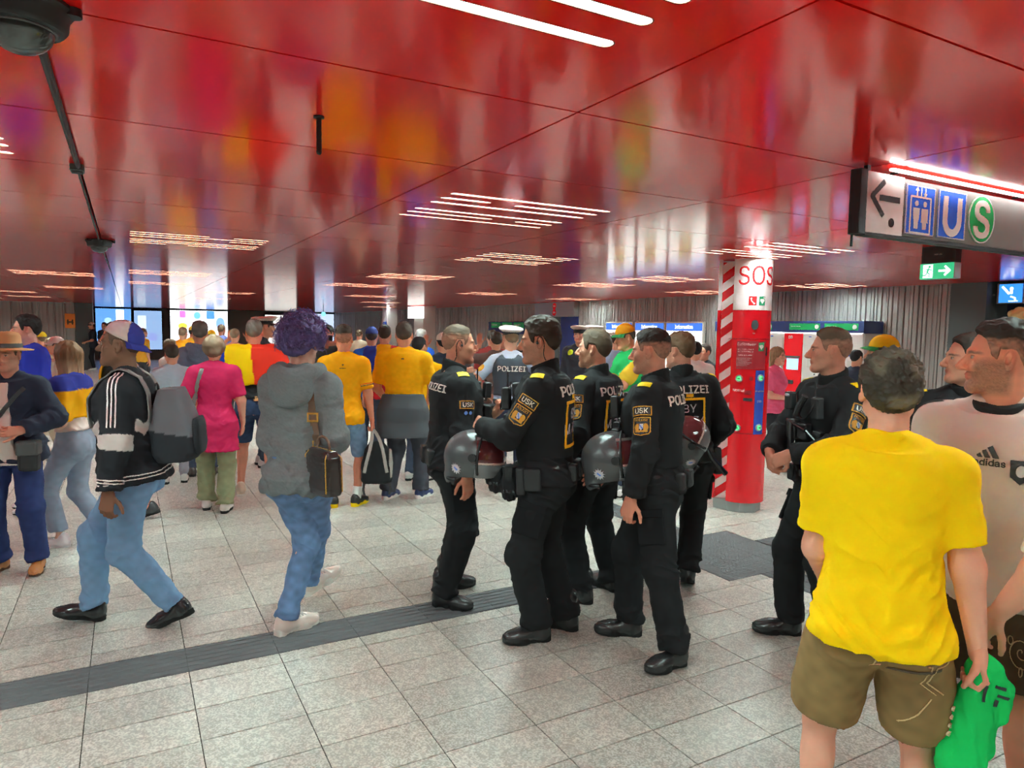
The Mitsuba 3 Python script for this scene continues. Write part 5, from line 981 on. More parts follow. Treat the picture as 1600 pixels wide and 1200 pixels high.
fr = solid([torso(hm.g, False, .042, .044, .84, 1.46, belly=.09, cut=[(hm.g.TP((.055, 0, 1.2)), hm.g.R @ V(1, 0, .10)), (hm.g.TP((-.055, 0, 1.2)), hm.g.R @ V(-1, 0, .10)), (hm.g.TP((0, .04, 0)), hm.g.R @ V(0, -1, 0))])], .010); add('white_shirt', hm.W(fr), 'm_cloth', hm.key, smooth=True, color=np.array(lin(222, 212, 204))); strap(hm, [(-.13, 1.42), (-.04, 1.3), (.06, 1.15), (.16, 1.0)], 1, .03, 'bag_strap', 'm_black', tgt=over(hm.top, fr))
mat('m_straw', (214, 168, 118), .8)
cH = hm.g.hc + V(0, -.01, .055); pr = [(0, .125), (.05, .122), (.075, .112), (.086, .09), (.094, .0), (.13, -.004), (.165, -.012), (.166, -.018), (.12, -.012), (.09, -.010), (0, -.008)]; m = trimesh.creation.revolve(np.array(pr[::-1]), sections=32); m.vertices *= V(1, 1.15, 1); m.vertices += cH; kh = add('straw_hat', hm.W(m), 'm_straw', hm.key, smooth=True)
m = trimesh.creation.revolve(np.array([(.088, .004), (.0975, .004), (.0945, .034), (.088, .034), (.088, .004)]), sections=32); m.vertices *= V(1, 1.15, 1); m.vertices += cH; add('hat_band', hm.W(m), 'm_dgrey', kh)
kb = thing('shoulder_bag', 'dark shoulder bag at the side of the man in the straw hat', 'bag'); add('bag_body', hm.W(rbx(-.24, -.20 + .20 - .0 - .0 - .1, .16, .25, .80, 1.02, .03)), 'm_brownbag' if 'm_brownbag' in scene else 'm_black', kb); add('flap', hm.W(rbx(-.245, -.095, .15, .262, .92, 1.03, .02)), 'm_dgrey', kb)
# flag man behind, woman with flag
f2 = person('dark-haired young man with a blue and yellow flag round his shoulders, behind the straw hat', spot(50, 6.4), 126, 1.83, q=1.2, skin=(226, 168, 146), hair=hs('mid', (32, 26, 26), top=.026, side=.012), face=dict(brow=(36, 28, 26)), top=dict(name='t_shirt', rgb=(200, 200, 205)), legs=dict(rgb=(60, 70, 96)), shoes=dict(rgb=(220, 220, 220)), pose=dict(head=(2, 0, 0)))
cape(f2, lambda q: bands(q, [1.14], [(206, 196, 30), (38, 46, 150)], 2), hem=1.0, to=.8, inf=.034)
gw = person('long-haired woman with a blue and yellow flag, striding left in grey jeans', (-3.42, 5.38), 98, 1.66, True, q=1.1, skin=(226, 172, 150), top=dict(name='top', rgb=(226, 214, 206), to=.30, hem=1.03, inf=.010), legs=dict(name='jeans', rgb=(138, 148, 166), thigh=.098, knee=.072, ankle=.070, ix=.010, iy=.012, folds=.006, waist=1.05, to=.93), shoes=dict(laces=True, rgb=(232, 224, 226), sole=(226, 220, 220)), 
            pose=dict(feet=[(-.04, .12, 4, 0, 0), (.06, -.22, -8, 10, 0)], hands=[(-.16, .22, 1.05), (.18, .24, 1.05)], hip=(0, 0, -.03), lean=(3, 0), head=(-30, 0, 0)))
long_hair(gw, (104, 72, 52), -.34, .01, hi=(178, 140, 110)); cape(gw, lambda q: bands(q, [1.375], [(226, 158, 10), (40, 44, 120)], 2), hem=1.13, to=.62, inf=.026)
# man with the yellow scarf
sm = person('man in black with a yellow fan scarf and shorts, half hidden by the striding man', spot(190, 6.0), 118, 1.78, q=1.2, skin=(206, 130, 108), hair=hs('mid', (38, 28, 26)), top=dict(name='t_shirt', rgb=(26, 26, 28), hem=.86), legs=dict(name='shorts', rgb=(24, 24, 26), to=.5, flare=.012, k=.012), shoes=dict(rgb=(40, 40, 44)), pose=dict(feet=[(-.09, .1, 4, 0, 0), (.10, -.2, -6, 15, 0)]))
for x, zs in ((-.085, (1.47, 1.36, 1.2, 1.02)), (.085, (1.47, 1.36, 1.22, 1.08))): strap(sm, [(x * .8, zs[0]), (x, zs[1]), (x * 1.1, zs[2]), (x * 1.1, zs[3])], 1, .11, 'scarf', 'm_yellow', lift=.012, th=.012)
for z in (1.06, 1.12): strap(sm, [(-.14, z), (-.09, z), (-.04, z)], 1, .016, 'scarf_stripe', 'm_redmat', lift=.026)
# grey hoodie, pink dress, flag man, two men in yellow
p = person('man in a grey-blue hoodie seen from behind, right of the white cap', spot(312, 8.0), 22, 1.80, q=1.4, skin=(214, 150, 124), hair=hs('mid', (92, 82, 76), top=.03), top=dict(name='hoodie', rgb=(104, 112, 132), to=.97, inf=.024, ix=.03, iy=.03), legs=dict(rgb=(52, 58, 74)), shoes=dict(rgb=(60, 50, 46)), pose=dict(hands=[(-.27, .06, .95), (.2, .2, 1.0)]))
hood_part(p, (96, 104, 124))
pk = person('woman with short hair in a pink tunic and olive trousers, seen from behind', (-2.80, 6.50), 16, 1.66, True, q=1.3, skin=(222, 164, 140), hair=dict(top=.034, side=.034, back=.040, tuft=.006, rgb=(108, 84, 66), hi=(160, 140, 120), line=-.03), top=dict(name='tunic', rgb=(180, 36, 78), to=.45, hem=.62, inf=.022, ix=.03, iy=.035, flare=.05, collar='low', collar_rgb=(180, 36, 78), extra=([.55, .95, 1.15], [.05, .022, 0])), legs=dict(rgb=(128, 130, 100), thigh=.10, knee=.085, ankle=.088, folds=.008), shoes=dict(rgb=(226, 220, 214)), pose=dict(feet=[(-.10, .05, 6, 0, 0), (.10, -.12, -8, 0, 0)], hands=[(-.2, .18, 1.1), (.26, .08, .9)]))
kb = thing('tote_bag', 'patterned shoulder bag hanging at the left side of the woman in pink', 'bag'); g = pk.g; add('bag_body', pk.W(rbx(-.30, -.20, -.16, .10, .72, 1.06, .03)), 'm_tote' if 'm_tote' in scene else 'm_dgrey', kb); strap(pk, [(-.10, 1.46), (-.13, 1.35), (-.17, 1.2), (-.2, 1.05)], -1, .04, 'strap', 'm_grey', kb)
add('side_panel', pk.W(rbx(-.235, -.195, -.185, -.155, .70, 1.0, .012)), 'm_horn', kb); add('front_panel', pk.W(rbx(-.31, -.295, -.12, .06, .76, 1.0, .006)), 'm_strapbrown', kb)
fm = person('man with a blue, yellow and red flag over his shoulders and denim shorts', (-2.68, 7.20), 14, 1.83, q=1.3, skin=(206, 136, 112), hair=hs('short', (112, 104, 96), back=.010), top=dict(name='padded_vest', rgb=(26, 26, 28), to=.0, hem=.98, inf=.012, ix=.03, iy=.035, folds=.008), legs=dict(name='denim_shorts', rgb=(40, 52, 78), to=.46, flare=.014, mottle=.3, k=.012), shoes=dict(rgb=(212, 196, 176), sole=(214, 202, 186), wide=1.1), pose=dict(feet=[(-.15, .02, 8, 0, 0), (.15, -.08, -8, 0, 0)], hands=[(-.2, .2, 1.1), (.25, .2, 1.1)]))
cape(fm, lambda q: bands(q, [-.13, .13], [(24, 58, 170), (252, 208, 8), (224, 52, 36)], 0, .10), hem=1.12, to=.75, inf=.068, tilt=(.12, 0)); ring(fm, .985, .05, 'm_belt_tan' if 'm_belt_tan' in scene else 'm_straw', 'shirt_hem')
y1 = person('man in a yellow T-shirt, denim shorts and black and yellow trainers', (-1.63, 6.70), 10, 1.78, q=1.2, skin=(204, 132, 106), hair=hs('fade', (52, 40, 34), top=.03), top=dict(name='t_shirt', rgb=(236, 160, 16), to=.44, hem=.84, collar='crew', inf=.018), legs=dict(name='denim_shorts', rgb=(104, 126, 152), to=.50, flare=.01, mottle=.2, k=.012), shoes=dict(rgb=(30, 30, 30), sole=(240, 206, 20), low=.012), pose=dict(feet=[(-.10, 0, 8, 0, 0), (.12, .02, -30, 0, 0)], hands=[(-.25, .06, .9), (.27, .02, .86)], grip={1: dict(curl=1.2)}))
for t_ in (.19, .205): arm_ring(y1, 1, t_, .005, .08, 'm_redmat' if t_ < .2 else 'm_navy', 'cuff_stripe')
for F in y1.g.feet: add('sock', y1.W(tube([F['ank'] + V(0, 0, -.01), F['ank'] * .75 + F['knee'] * .25], [.044, .047], 14)), 'm_white', y1.key)
decal(y1, y1.top, ext(union_all([ell(0, 0, .008), sbox(-.03, -.035, .03, -.03)]), .002), y1.g.TP((0, -.2, 1.40)), V(0, -1, 0), V(0, 0, 1), .003, .02, None, 'neck_print', 'm_brown')
A = y1.g.arms[1]; kb = thing('backpack', 'black backpack with pale straps hanging from the hand of the man in yellow', 'backpack'); bo = A['wr'] + V(.05, -.02, -.42)
m = solid([loft(bo, np.eye(3), [-.22, -.19, -.05, .12, .2], [.13, .15, .155, .12, .06], [.07, .085, .085, .06, .04], p=3)], .011); push(m, .010 * nz(m.vertices, 12, 2)); add('bag_body', y1.W(m), 'm_cloth', kb, smooth=True, color=np.array(lin(28, 28, 30)))
for dx in (-.06, .05): q_ = smooth_path([A['wr'] + V(0, -.01, -.09), bo + V(dx, -.09, .16), bo + V(dx * 1.5, -.10, .04), bo + V(dx * 2.0, -.085, -.10)], 14); add('strap', y1.W(ribbon(q_, V(0, -1, 0), .032, .007)), 'm_palestrap', kb)
add('side_panel', y1.W(solid([loft(bo + V(.13, 0, -.02), np.eye(3), [-.15, 0, .14], [.02, .03, .015], [.06, .07, .04])], .011)), 'm_palestrap', kb)
for dx in (-.12, .12): add('strap_end', y1.W(ribbon([bo + V(dx, -.03, -.18), bo + V(dx * 1.1, -.04, -.28), bo + V(dx, -.05, -.33)], V(0, -1, 0), .022, .004)), 'm_black', kb)
y2 = person('broad man in a yellow T-shirt with a dark jacket tied round his waist', (-1.10, 7.02), 4, 1.83, q=1.2, skin=(204, 136, 110), hair=hs('short', (62, 48, 42), side=.009, back=.009), top=dict(name='t_shirt', rgb=(238, 166, 14), to=.44, hem=.86, collar='crew', inf=.022, ix=.03, iy=.03), girth=1.08, build=1.12, legs=dict(rgb=(58, 58, 66), thigh=.105, knee=.082, ankle=.078), shoes=dict(rgb=(36, 46, 82), sole=(232, 232, 226), low=.014), pose=dict(feet=[(-.16, .02, -30, 0, 0), (.17, .06, -34, 0, 0)], hands=[(-.22, .26, 1.0), (.24, .26, 1.0)]))
tj = solid([torso(y2.g, False, .05, .06, .64, 1.07, 1.08, extra=([.64, .9, 1.07], [.075, .03, .0]), cut=[(y2.g.TP((0, .02, 0)), V(0, 1, 0))])], .014); push(tj, .012 * nz(np.array(tj.vertices), (14, 14, 5), 3)); add('tied_jacket', y2.W(tj), 'm_cloth', y2.key, smooth=True, color=np.array(lin(62, 62, 66))); decal(y2, y2.top, ext(sbox(-.012, -.006, .012, .006), .002), y2.g.TP((0, -.2, 1.425)), V(0, -1, .2), V(0, 0, 1), .003, .02, None, 'neck_print', 'm_brown')
# woman in pink by the ticket machines
wp = person('woman in a pink T-shirt and black leggings walking right by the ticket machines', (3.30, 8.75), 234, 1.64, True, q=1.3, skin=(228, 168, 146), girth=1.12, top=dict(name='t_shirt', rgb=(224, 92, 128), to=.42, hem=.88, inf=.018), legs=dict(name='leggings', rgb=(34, 34, 38), thigh=.098, knee=.062, ankle=.048, ix=.012), shoes=dict(rgb=(226, 220, 216)), pose=dict(feet=[(-.08, .22, 4, -10, 0), (.08, -.28, -4, 30, .02)], hands=[(-.2, .25, 1.0), (.12, .25, 1.05)], head=(-14, 2, 0), hip=(0, 0, -.04)))
long_hair(wp, (128, 96, 72), -.20, .0)

# ================================================================== the crowd behind
def bystander(label, px, d, head, ytop, rgb, hair=(52, 40, 34), skin=SK, q=2.0, to=.44, legs=(52, 58, 74), female=False, pose=None, capc=None, pcap=None, name='t_shirt', hk='short', hood=False, group=None):
    H = min(max(height(px, ytop, d) - (.02 if capc else .05 if pcap else .0), 1.5), 1.93)
    p = person(label, spot(px, d), head, H, female, q=q, skin=skin, hair=hs(hk, hair, **(dict(top=.003, tuft=.002) if capc or pcap else {})), top=dict(name=name, rgb=rgb, to=to, inf=.018, hood=hood), legs=dict(rgb=legs), shoes=dict(rgb=(200, 198, 194)), pose=pose or {}, group=group)
    if capc: baseball_cap(p, capc[0], capc[1])
    if pcap is not None: police_cap(p, *pcap)
    return p
UPR = dict(hands=[(-.16, .34, 1.60), (.16, .34, 1.60)], elbow={-1: V(-1, .2, -.6), 1: V(1, .2, -.6)}, grip={-1: dict(dir=V(0, .2, 1), back=V(0, 1, 0)), 1: dict(dir=V(0, .2, 1), back=V(0, 1, 0))})
CAPC = ((222, 208, 194), (36, 34, 36))
bystander('bearded police officer in a white peaked cap and black vest, behind the purple hair', 408, 8.6, -60, 486, (40, 42, 48), (60, 48, 40), pcap=CAPC, q=1.6, to=.97, name='jacket')
m_ = bystander('man facing the camera with a dark phone, left of the yellow shirts', 513, 9.6, 170, 506, (46, 40, 40), (34, 28, 26), (176, 116, 96), q=1.8, pose=dict(hands=[(-.12, .33, 1.52), (.27, .03, .82)], grip={-1: dict(dir=V(0, .2, 1), back=V(0, 1, 0))})); phone(m_, -1, 'dark phone held up by the man facing the camera')
b_ = bystander('person in a blue shirt with a blue and white cap, behind the two yellow shirts', 580, 9.4, 10, 508, (44, 104, 204), (50, 44, 44), q=1.8, capc=((38, 44, 96), (200, 200, 210)))
r_ = bystander('person wrapped in a blue, yellow and red flag behind the broad man', 600, 9.0, 5, 506, (170, 30, 36), q=1.8); cape(r_, lambda q: bands(q, [-.09, .09], [(36, 44, 120), (238, 170, 20), (180, 24, 36)], 0), hem=1.05, inf=.035)
bystander('dark-haired person in yellow with an arm stretched out, right of the broad man', 652, 7.9, -20, 524, (238, 178, 16), (26, 24, 26), q=1.6, pose=dict(hands=[(-.27, .03, .82), (.55, .25, 1.38)]))
bystander('grey-haired man in a blue top, behind the yellow sleeve', 655, 10.6, -30, 512, (40, 90, 200), (168, 164, 160), q=2.0)
c_ = bystander('man in a white cap and black balaclava filming with raised arms', 692, 8.6, 20, 517, (30, 34, 48), (24, 24, 26), capc=((226, 222, 214), (200, 200, 196)), pose=UPR, q=1.6); phone(c_, 1, 'phone held up over the crowd by the man in the white cap')
bystander('person in a dark red shirt left of the white peaked cap', 768, 10.5, 0, 514, (120, 36, 36), q=2.0); bystander('person filming with raised hands in front of the white peaked cap', 775, 9.0, 15, 516, (84, 60, 56), q=1.8, pose=UPR); bystander('person in black between the white cap and the tall officer', 822, 11.6, 170, 520, (40, 38, 40), q=2.0)
o_ = bystander('police officer with a peaked cap and yellow safety vest in front of the dark doorway', 905, 10.2, 160, 502, (42, 40, 46), pcap=CAPC, q=1.8, to=.97, name='jacket', skin=(206, 140, 118))
v_ = solid([cone(o_.g.TP((s * .10, .08, 1.40)), o_.g.TP((s * .10, -.08, 1.42)), .05, .05, .03) for s in (-1, 1)], .015); add('safety_vest', o_.W(v_), 'm_cloth', o_.key, smooth=True, color=np.array(lin(214, 230, 50)))
bystander('police officer with a peaked cap seen from behind, beside the safety vest', 929, 11.0, 30, 502, (36, 36, 42), pcap=((196, 180, 160), (36, 34, 36)), q=1.9, to=.97, name='jacket'); bystander('police officer with a peaked cap left of the yellow cap', 963, 9.6, -30, 511, (150, 168, 196), pcap=CAPC, q=1.8)
g_ = bystander('fan in a yellow cap and green and yellow shirt looking at a phone', 985, 7.4, 100, 502, (60, 176, 96), (60, 48, 40), capc=((226, 150, 30), (44, 120, 70)), q=1.4, pose=dict(hands=[(-.12, .36, 1.28), (.12, .34, 1.22)], grip={-1: dict(curl=.8, dir=V(.4, .7, .3)), 1: dict(curl=.8)}, head=(0, 14, 0)), skin=(214, 146, 116)); phone(g_, -1, 'phone in the hand of the fan in the yellow cap')
cape(g_, lambda q: bands(q, [-.12], [(240, 200, 60), (40, 180, 96)], 0, .1), hem=.95, to=.35, inf=.03, name='green_scarf')
bystander('police officer in a light blue shirt behind the fan with the phone', 957, 12.4, 160, 524, (160, 182, 214), q=1.8)
bystander('dark-haired man in a white T-shirt left of the column, seen from behind', 1086, 8.6, -10, 532, (226, 222, 216), (26, 24, 26), q=1.5); bystander('woman with a headband looking left beside the column', 1103, 9.6, 120, 536, (40, 40, 44), (60, 50, 46), female=True, q=1.8)
bystander('person in dark clothes at the right ticket machine', 1335, 9.3, -60, 545, (38, 42, 56), (30, 28, 30), q=1.8, to=.97, name='jacket')
for i, px in enumerate((146, 164)):
    m_ = bystander(('distant officer in black in front of the dark pillar, left of the pair', 'distant officer in black with folded arms, right of the pair')[i], px, 25.6, 120 - 300 * i, 503, (38, 40, 48), q=2.8, legs=(24, 24, 28), pose=dict(hands=[(-.08, .26, 1.05), (.1, .26, 1.05)]))
    if i == 0: baseball_cap(m_, (214, 206, 200), (40, 40, 40))
far = [('person in a white cap behind the long-haired woman', 92, 8.8, 120, 523, (206, 196, 180), ((226, 222, 216), (210, 206, 200)), (190, 184, 160)), ('fan with a yellow cap behind the blue flag', 66, 11.5, 60, 516, (150, 136, 110), ((214, 186, 40), (200, 170, 30)), (90, 90, 96)),
       ('person with light brown hair behind the white cap', 78, 10.2, 40, 526, (140, 120, 100), None, (190, 180, 160)), ('man with a dark quiff between the scarf and the cap', 178, 9.4, 100, 508, (120, 96, 86), None, (60, 60, 66)),
       ('person in light blue behind the backpack', 268, 7.6, 30, 536, (176, 200, 214), None, (150, 150, 160)), ('elderly person in pale grey beside the blue cap', 262, 9.5, -40, 528, (190, 186, 180), None, (110, 110, 116)),
       ('fan in an orange-yellow shirt in front of the bright screen', 285, 13.5, 10, 510, (236, 160, 30), None, (60, 70, 96)), ('second fan in yellow by the bright screen', 300, 15.5, -10, 508, (230, 180, 50), ((230, 200, 60), (210, 180, 50)), (60, 70, 96)),
       ('fan with a yellow cap left of the pink tunic', 330, 14.0, 20, 514, (70, 90, 150), ((240, 200, 40), (220, 180, 30)), (50, 60, 90)), ('person in purple-blue behind the pink tunic', 345, 16.0, 0, 506, (96, 104, 160), None, (60, 60, 80)),
       ('person filming behind the Romanian flag', 366, 12.0, 10, 512, (190, 130, 110), None, (60, 60, 66)), ('distant person in grey by the shop light', 448, 17.0, 30, 508, (120, 120, 128), None, (60, 60, 66)), ('distant person in white right of the purple hair', 498, 13.0, 150, 514, (206, 200, 196), None, (60, 60, 66)),
       ('distant fan in yellow behind the striding man', 222, 18.0, -30, 512, (226, 180, 60), None, (60, 60, 66)), ('distant person in blue jacket left of the white cap', 205, 21.0, 60, 508, (70, 90, 140), None, (40, 40, 50)), ('distant person in red by the bright screen', 318, 19.0, 170, 510, (190, 60, 50), None, (50, 50, 60)),
       ('distant person in dark grey before the far wall', 640, 15.5, 20, 514, (70, 70, 76), None, (50, 50, 56)), ('distant person in beige before the far wall', 560, 16.5, -10, 514, (170, 150, 130), None, (60, 60, 66)), ('distant person in a brown jacket by the green boards', 835, 13.0, 140, 517, (96, 76, 62), None, (50, 50, 56)), ('person with a raised dark camera by the far wall', 722, 12.5, 20, 513, (60, 50, 50), None, (50, 50, 56))]
for i, (lb, px, d, hd, yt_, rgb, cp, lg) in enumerate(far): bystander(lb, px, d, hd, yt_, rgb, [(52, 40, 34), (90, 70, 54), (120, 100, 80), (40, 34, 32)][i % 4], q=2.2, capc=cp, legs=lg, pose=UPR if 'filming' in lb or 'camera' in lb else None)
# ================================================================== the red SOS column
kc = thing('sos_column', 'red and white SOS emergency column with striped edge and green call buttons', 'emergency column')
CC = V(2.28, 6.88, 0); YC = unit(V(-.315, -.949, 0)); XC = V(.949, -.315, 0); CR = .215; CX = .035
def colf(m): return frame(m, CC, XC, YC * -1, GZ)       # drawn with x right, y away, z up
def wrap(m, a0, z0, lift=.002):
    v, f = trimesh.remesh.subdivide_to_size(m.vertices, m.faces, .025); a = a0 + v[:, 0] / CR; r = CR + lift + v[:, 2]
    return trimesh.Trimesh(CC + np.outer(CX + r * np.sin(a), XC) + np.outer(r * np.cos(a), YC) + np.outer(z0 + v[:, 1], GZ), f, process=False)
sect = Point(CX, 0).buffer(CR, 32).intersection(sbox(-.105, -.3, .4, .3))
low = add('lower_shell', colf(ext(sect, 1.875, .10)), 'm_red', kc, smooth=40); upp = add('upper_shell', colf(ext(sect, CEIL - 1.977, 1.977)), 'm_white', kc, smooth=40)
add('base', colf(ext(Polygon([(-.225, -.07), (-.225, .1), (.0, .2), (.15, .15), (.225, .0), (.17, -.15), (.03, -.195), (-.09, -.16)]), .10)), 'm_grey', kc)
fin = add('fin', colf(ext(sbox(-.215, -.05, -.10, .12), CEIL - .10 - .01, .10)), 'm_white', kc)
add('edge_profile', colf(ext(sbox(-.250, -.08, -.217, .12), 1.875, .10)), 'm_red', kc); add('edge_profile', colf(ext(sbox(-.250, -.08, -.217, .12), CEIL - 1.977, 1.977)), 'm_white', kc)
z = .10
while z < CEIL:
    q_ = Polygon([(-.214, z), (-.104, z + .085), (-.104, z + .175), (-.214, z + .09)]).intersection(sbox(-.3, .10, 0, CEIL - .02))
    if not q_.is_empty: add('stripe', colf(frame(ext(q_, .003), (0, -.05, 0), (1, 0, 0), (0, 0, 1), (0, -1, 0))), 'm_redmat', fin)
    z += .178
m = text('SOS', .175, .002); m.vertices *= V(.80, 1, 1); add('lettering', wrap(m, .40, 2.305), 'm_redmat', upp, 'red letters SOS')
def icon(a, z, w, h, bg, shapes, par):
    k = add('pictogram', wrap(ext(sbox(-w / 2, -h / 2, w / 2, h / 2), .002), a, z), bg, par)
    return shapes and wrap(ext(shapes, .003), a, z)
hand = union_all([stroke([(-.014, .024), (-.012, .0), (.014, -.026)], .009), ell(-.014, .022, .009, .011), ell(.013, -.024, .011, .009)])
heart = union_all([ell(-.010, .006, .013), ell(.010, .006, .013), Polygon([(-.022, .002), (.022, .002), (0, -.028)])])
m = icon(.17, 2.063, .072, .085, 'm_redmat', hand, upp); add('phone_symbol', m, 'm_white', upp)
m = icon(.60, 2.063, .060, .085, 'm_green', union_all([heart, sbox(.012, .024, .024, .036)]), upp); add('heart_symbol', m, 'm_white', upp)
add('speaker_opening', wrap(ext(ell(0, 0, .033, .046), .003), .31, 1.835), 'm_black', low)
m = text('DB', .014); add('small_lettering', wrap(m, .28, 1.755), 'm_text', low)
pan = add('text_panel', wrap(ext(sbox(-.145, -.135, .145, .135), .002), .25, 1.545), 'm_darkred', low)
m = text('Defibrillator', .026); m.vertices *= V(.85, 1, 1); add('lettering', wrap(m, .0, 1.650, .004), 'm_text', pan, 'lettering Defibrillator')
for z_, s_, w_ in ((1.602, 'Nur im Notfall benutzen', .010), (1.580, 'In case of emergency', .010), (1.545, 'Anleitung beachten', .010)): m = text(s_, w_); add('lettering', wrap(m, -.05, z_, .004), 'm_text', pan)
for i in range(6): add('text_line', wrap(ext(sbox(-.08, -.002, .06 - .02 * (i % 3), .002), .001), -.05, 1.515 - i * .014, .004), 'm_palestrap', pan)
m = icon(.66, 1.625, .062, .082, 'm_green', heart, pan); add('heart_symbol', m, 'm_white', pan)
add('key_hole', wrap(ext(sbox(-.006, -.04, .006, .04), .003), .98, 1.58), 'm_black', low)
bl = add('info_strip', wrap(ext(sbox(-.052, -.31, .052, .31), .002), .68, 1.09), 'm_blue', low)
def button(a, z, par, r=.036):
    N = math.sin(a) * XC + math.cos(a) * YC; X = math.cos(a) * XC - math.sin(a) * YC; o = CC + CX * XC + N * CR + GZ * z
    k = add('call_button', frame(trimesh.creation.revolve(np.array([(0, 0), (r, 0), (r, .008), (r * .86, .016), (r * .66, .014), (r * .62, .008), (0, .008)][::-1]), sections=24), o, X, GZ, N), 'm_steel', par, smooth=40)
    d = trimesh.creation.icosphere(2, r * .60); d.vertices *= V(1, 1, .35); add('lens', frame(d, o + N * .009, X, GZ, N), 'm_boltgreen', k, smooth=True, emitter={'type': 'area', 'radiance': {'type': 'rgb', 'value': [.06, .55, .16]}})
    add('arrow', frame(ext(union_all([stroke([(-.012, 0), (.004, 0)], .006), Polygon([(.002, .009), (.002, -.009), (.014, 0)])]), .003), o + N * .0205, X, GZ, N), 'm_black', k)
for z_ in (1.318, .838): button(-.27, z_, low); button(.68, z_ + .008, bl)
m = text('Notruf', .028); add('lettering', wrap(m, -.27, 1.205, .003), 'm_text', low, 'lettering Notruf'); m = text('Information', .014); add('lettering', wrap(m, .68, 1.20, .004), 'm_text', bl); m = text('Info', .02); add('lettering', wrap(m, .68, 1.10, .004), 'm_text', bl)
add('note', wrap(ext(sbox(-.03, -.02, .03, .02), .001), .13, 1.185), 'm_darkred', low); add('card_slot', wrap(ext(sbox(-.04, -.014, .04, .014), .004), .13, 1.118), 'm_black', low); add('camera_dot', wrap(ext(ell(0, 0, .018), .003), .24, 1.32), 'm_darkred', low)
for z_ in (1.70, .785): add('seam', wrap(ext(sbox(-.25, -.0025, .28, .0025), .001), .25, z_, .0005), 'm_darkred', low)

# ================================================================== hanging signs
SGY, ZB, ZT = 1.86, 2.188, 2.437
kS = thing('direction_sign', 'grey hanging direction sign with arrow, lift symbol, blue U and green S', 'sign')
def sg(m, y=SGY): return frame(m, gp(0, y), GX, GZ, -GY)     # drawn x along the sign, y up, z towards the viewer
mat('m_signgrey', (120, 122, 118), .45); mat('m_signblue', (28, 98, 222), .4); mat('m_signgreen', (20, 160, 84), .4); mat('m_signwhite', (232, 234, 228), .4)
body = add('housing', GL(rbx(2.70, 5.6, SGY + .002, SGY + .04, ZB, ZT, .006)), 'm_signgrey', kS); add('end_cap', GL(rbx(2.650, 2.698, SGY - .008, SGY + .042, ZB - .012, ZT + .006, .005)), 'm_black', kS)
add('lower_rail', GL(bx(2.70, 5.6, SGY - .006, SGY + .04, ZB - .014, ZB - .001)), 'm_black', kS)
add('suspension_rod', GL(cat_([bx(2.72, 2.74, SGY + .012, SGY + .03, ZT, CEIL), bx(4.6, 4.62, SGY + .012, SGY + .03, ZT, CEIL)])), 'm_black', kS)
add('rod', GL(bx(2.665, 2.672, SGY + .03, SGY + .037, ZB - .06, ZB)), 'm_black', kS)
def panel(x0, x1, z0, z1, m, nm='field'): return add(nm, sg(ext(sbox(x0, z0, x1, z1), .004)), m, kS)
fw_ = panel(2.702, 2.953, ZB, ZT, 'm_signwhite', 'arrow_field'); fb = panel(2.972, 3.186, 2.203, 2.415, 'm_signblue', 'lift_field'); fu = panel(3.216, 3.434, 2.205, 2.418, 'm_signblue', 'underground_field')
for x0, x1, z0, z1, f in ((2.972, 3.186, 2.203, 2.415, fb), (3.216, 3.434, 2.205, 2.418, fu)): add('border', sg(ext(sbox(x0, z0, x1, z1).difference(sbox(x0 + .005, z0 + .005, x1 - .005, z1 - .005)), .0055)), 'm_silver', f)
arrow = union_all([stroke([(2.815, 2.405), (2.735, 2.338), (2.815, 2.262)], .022), stroke([(2.785, 2.336), (2.925, 2.336)], .024)]); add('arrow', sg(ext(arrow, .006)), 'm_black', fw_); add('lens', sg(ext(ell(2.873, 2.238, .019), .006)), 'm_blackgloss', fw_)
fig = lambda x, w: union_all([ell(x, 2.338, .012), Polygon([(x - .024, 2.318), (x + .024, 2.318), (x + .024 - (0 if w else .004), 2.268), (x + .016, 2.268), (x + .013, 2.228), (x + .002, 2.228), (x, 2.262), (x - .002, 2.228), (x - .013, 2.228), (x - .016, 2.268), (x - .024 + (0 if w else .004), 2.268)])] + ([Polygon([(x - .028, 2.258), (x, 2.312), (x + .028, 2.258)])] if w else []))
xc = 3.079; cabin = sbox(xc - .070, 2.214, xc + .070, 2.362).buffer(.008).difference(sbox(xc - .070, 2.214, xc + .070, 2.362)); lift = union_all([cabin, fig(xc - .031, False), fig(xc + .031, True), stroke([(xc, 2.362), (xc, 2.408)], .006), stroke([(xc - .030, 2.368), (xc - .030, 2.398)], .007), Polygon([(xc - .044, 2.392), (xc - .016, 2.392), (xc - .03, 2.41)]), stroke([(xc + .030, 2.376), (xc + .030, 2.408)], .007), Polygon([(xc + .016, 2.384), (xc + .044, 2.384), (xc + .03, 2.366)])])
add('lift_symbol', sg(ext(lift, .006)), 'm_signwhite', fb, 'white lift symbol with two people')
U_ = union_all([stroke([(3.268, 2.392), (3.268, 2.285)], .034), stroke([(3.382, 2.392), (3.382, 2.285)], .034), Point(3.325, 2.287).buffer(.074).difference(Point(3.325, 2.287).buffer(.040)).intersection(sbox(3.2, 2.2, 3.5, 2.288))]); add('letter', sg(ext(U_, .007)), 'm_signwhite', fu, 'white letter U')
fs = add('suburban_field', sg(ext(ell(3.572, 2.314, .112), .004)), 'm_signgreen', kS); add('border', sg(ext(ell(3.572, 2.314, .112).difference(ell(3.572, 2.314, .106)), .006)), 'm_silver', fs)
m = text('S', .165, .004, True); m.vertices *= V(1.05, 1, 1); add('letter', sg(m.apply_translation((3.572, 2.314, .004))), 'm_signwhite', fs, 'white letter S')
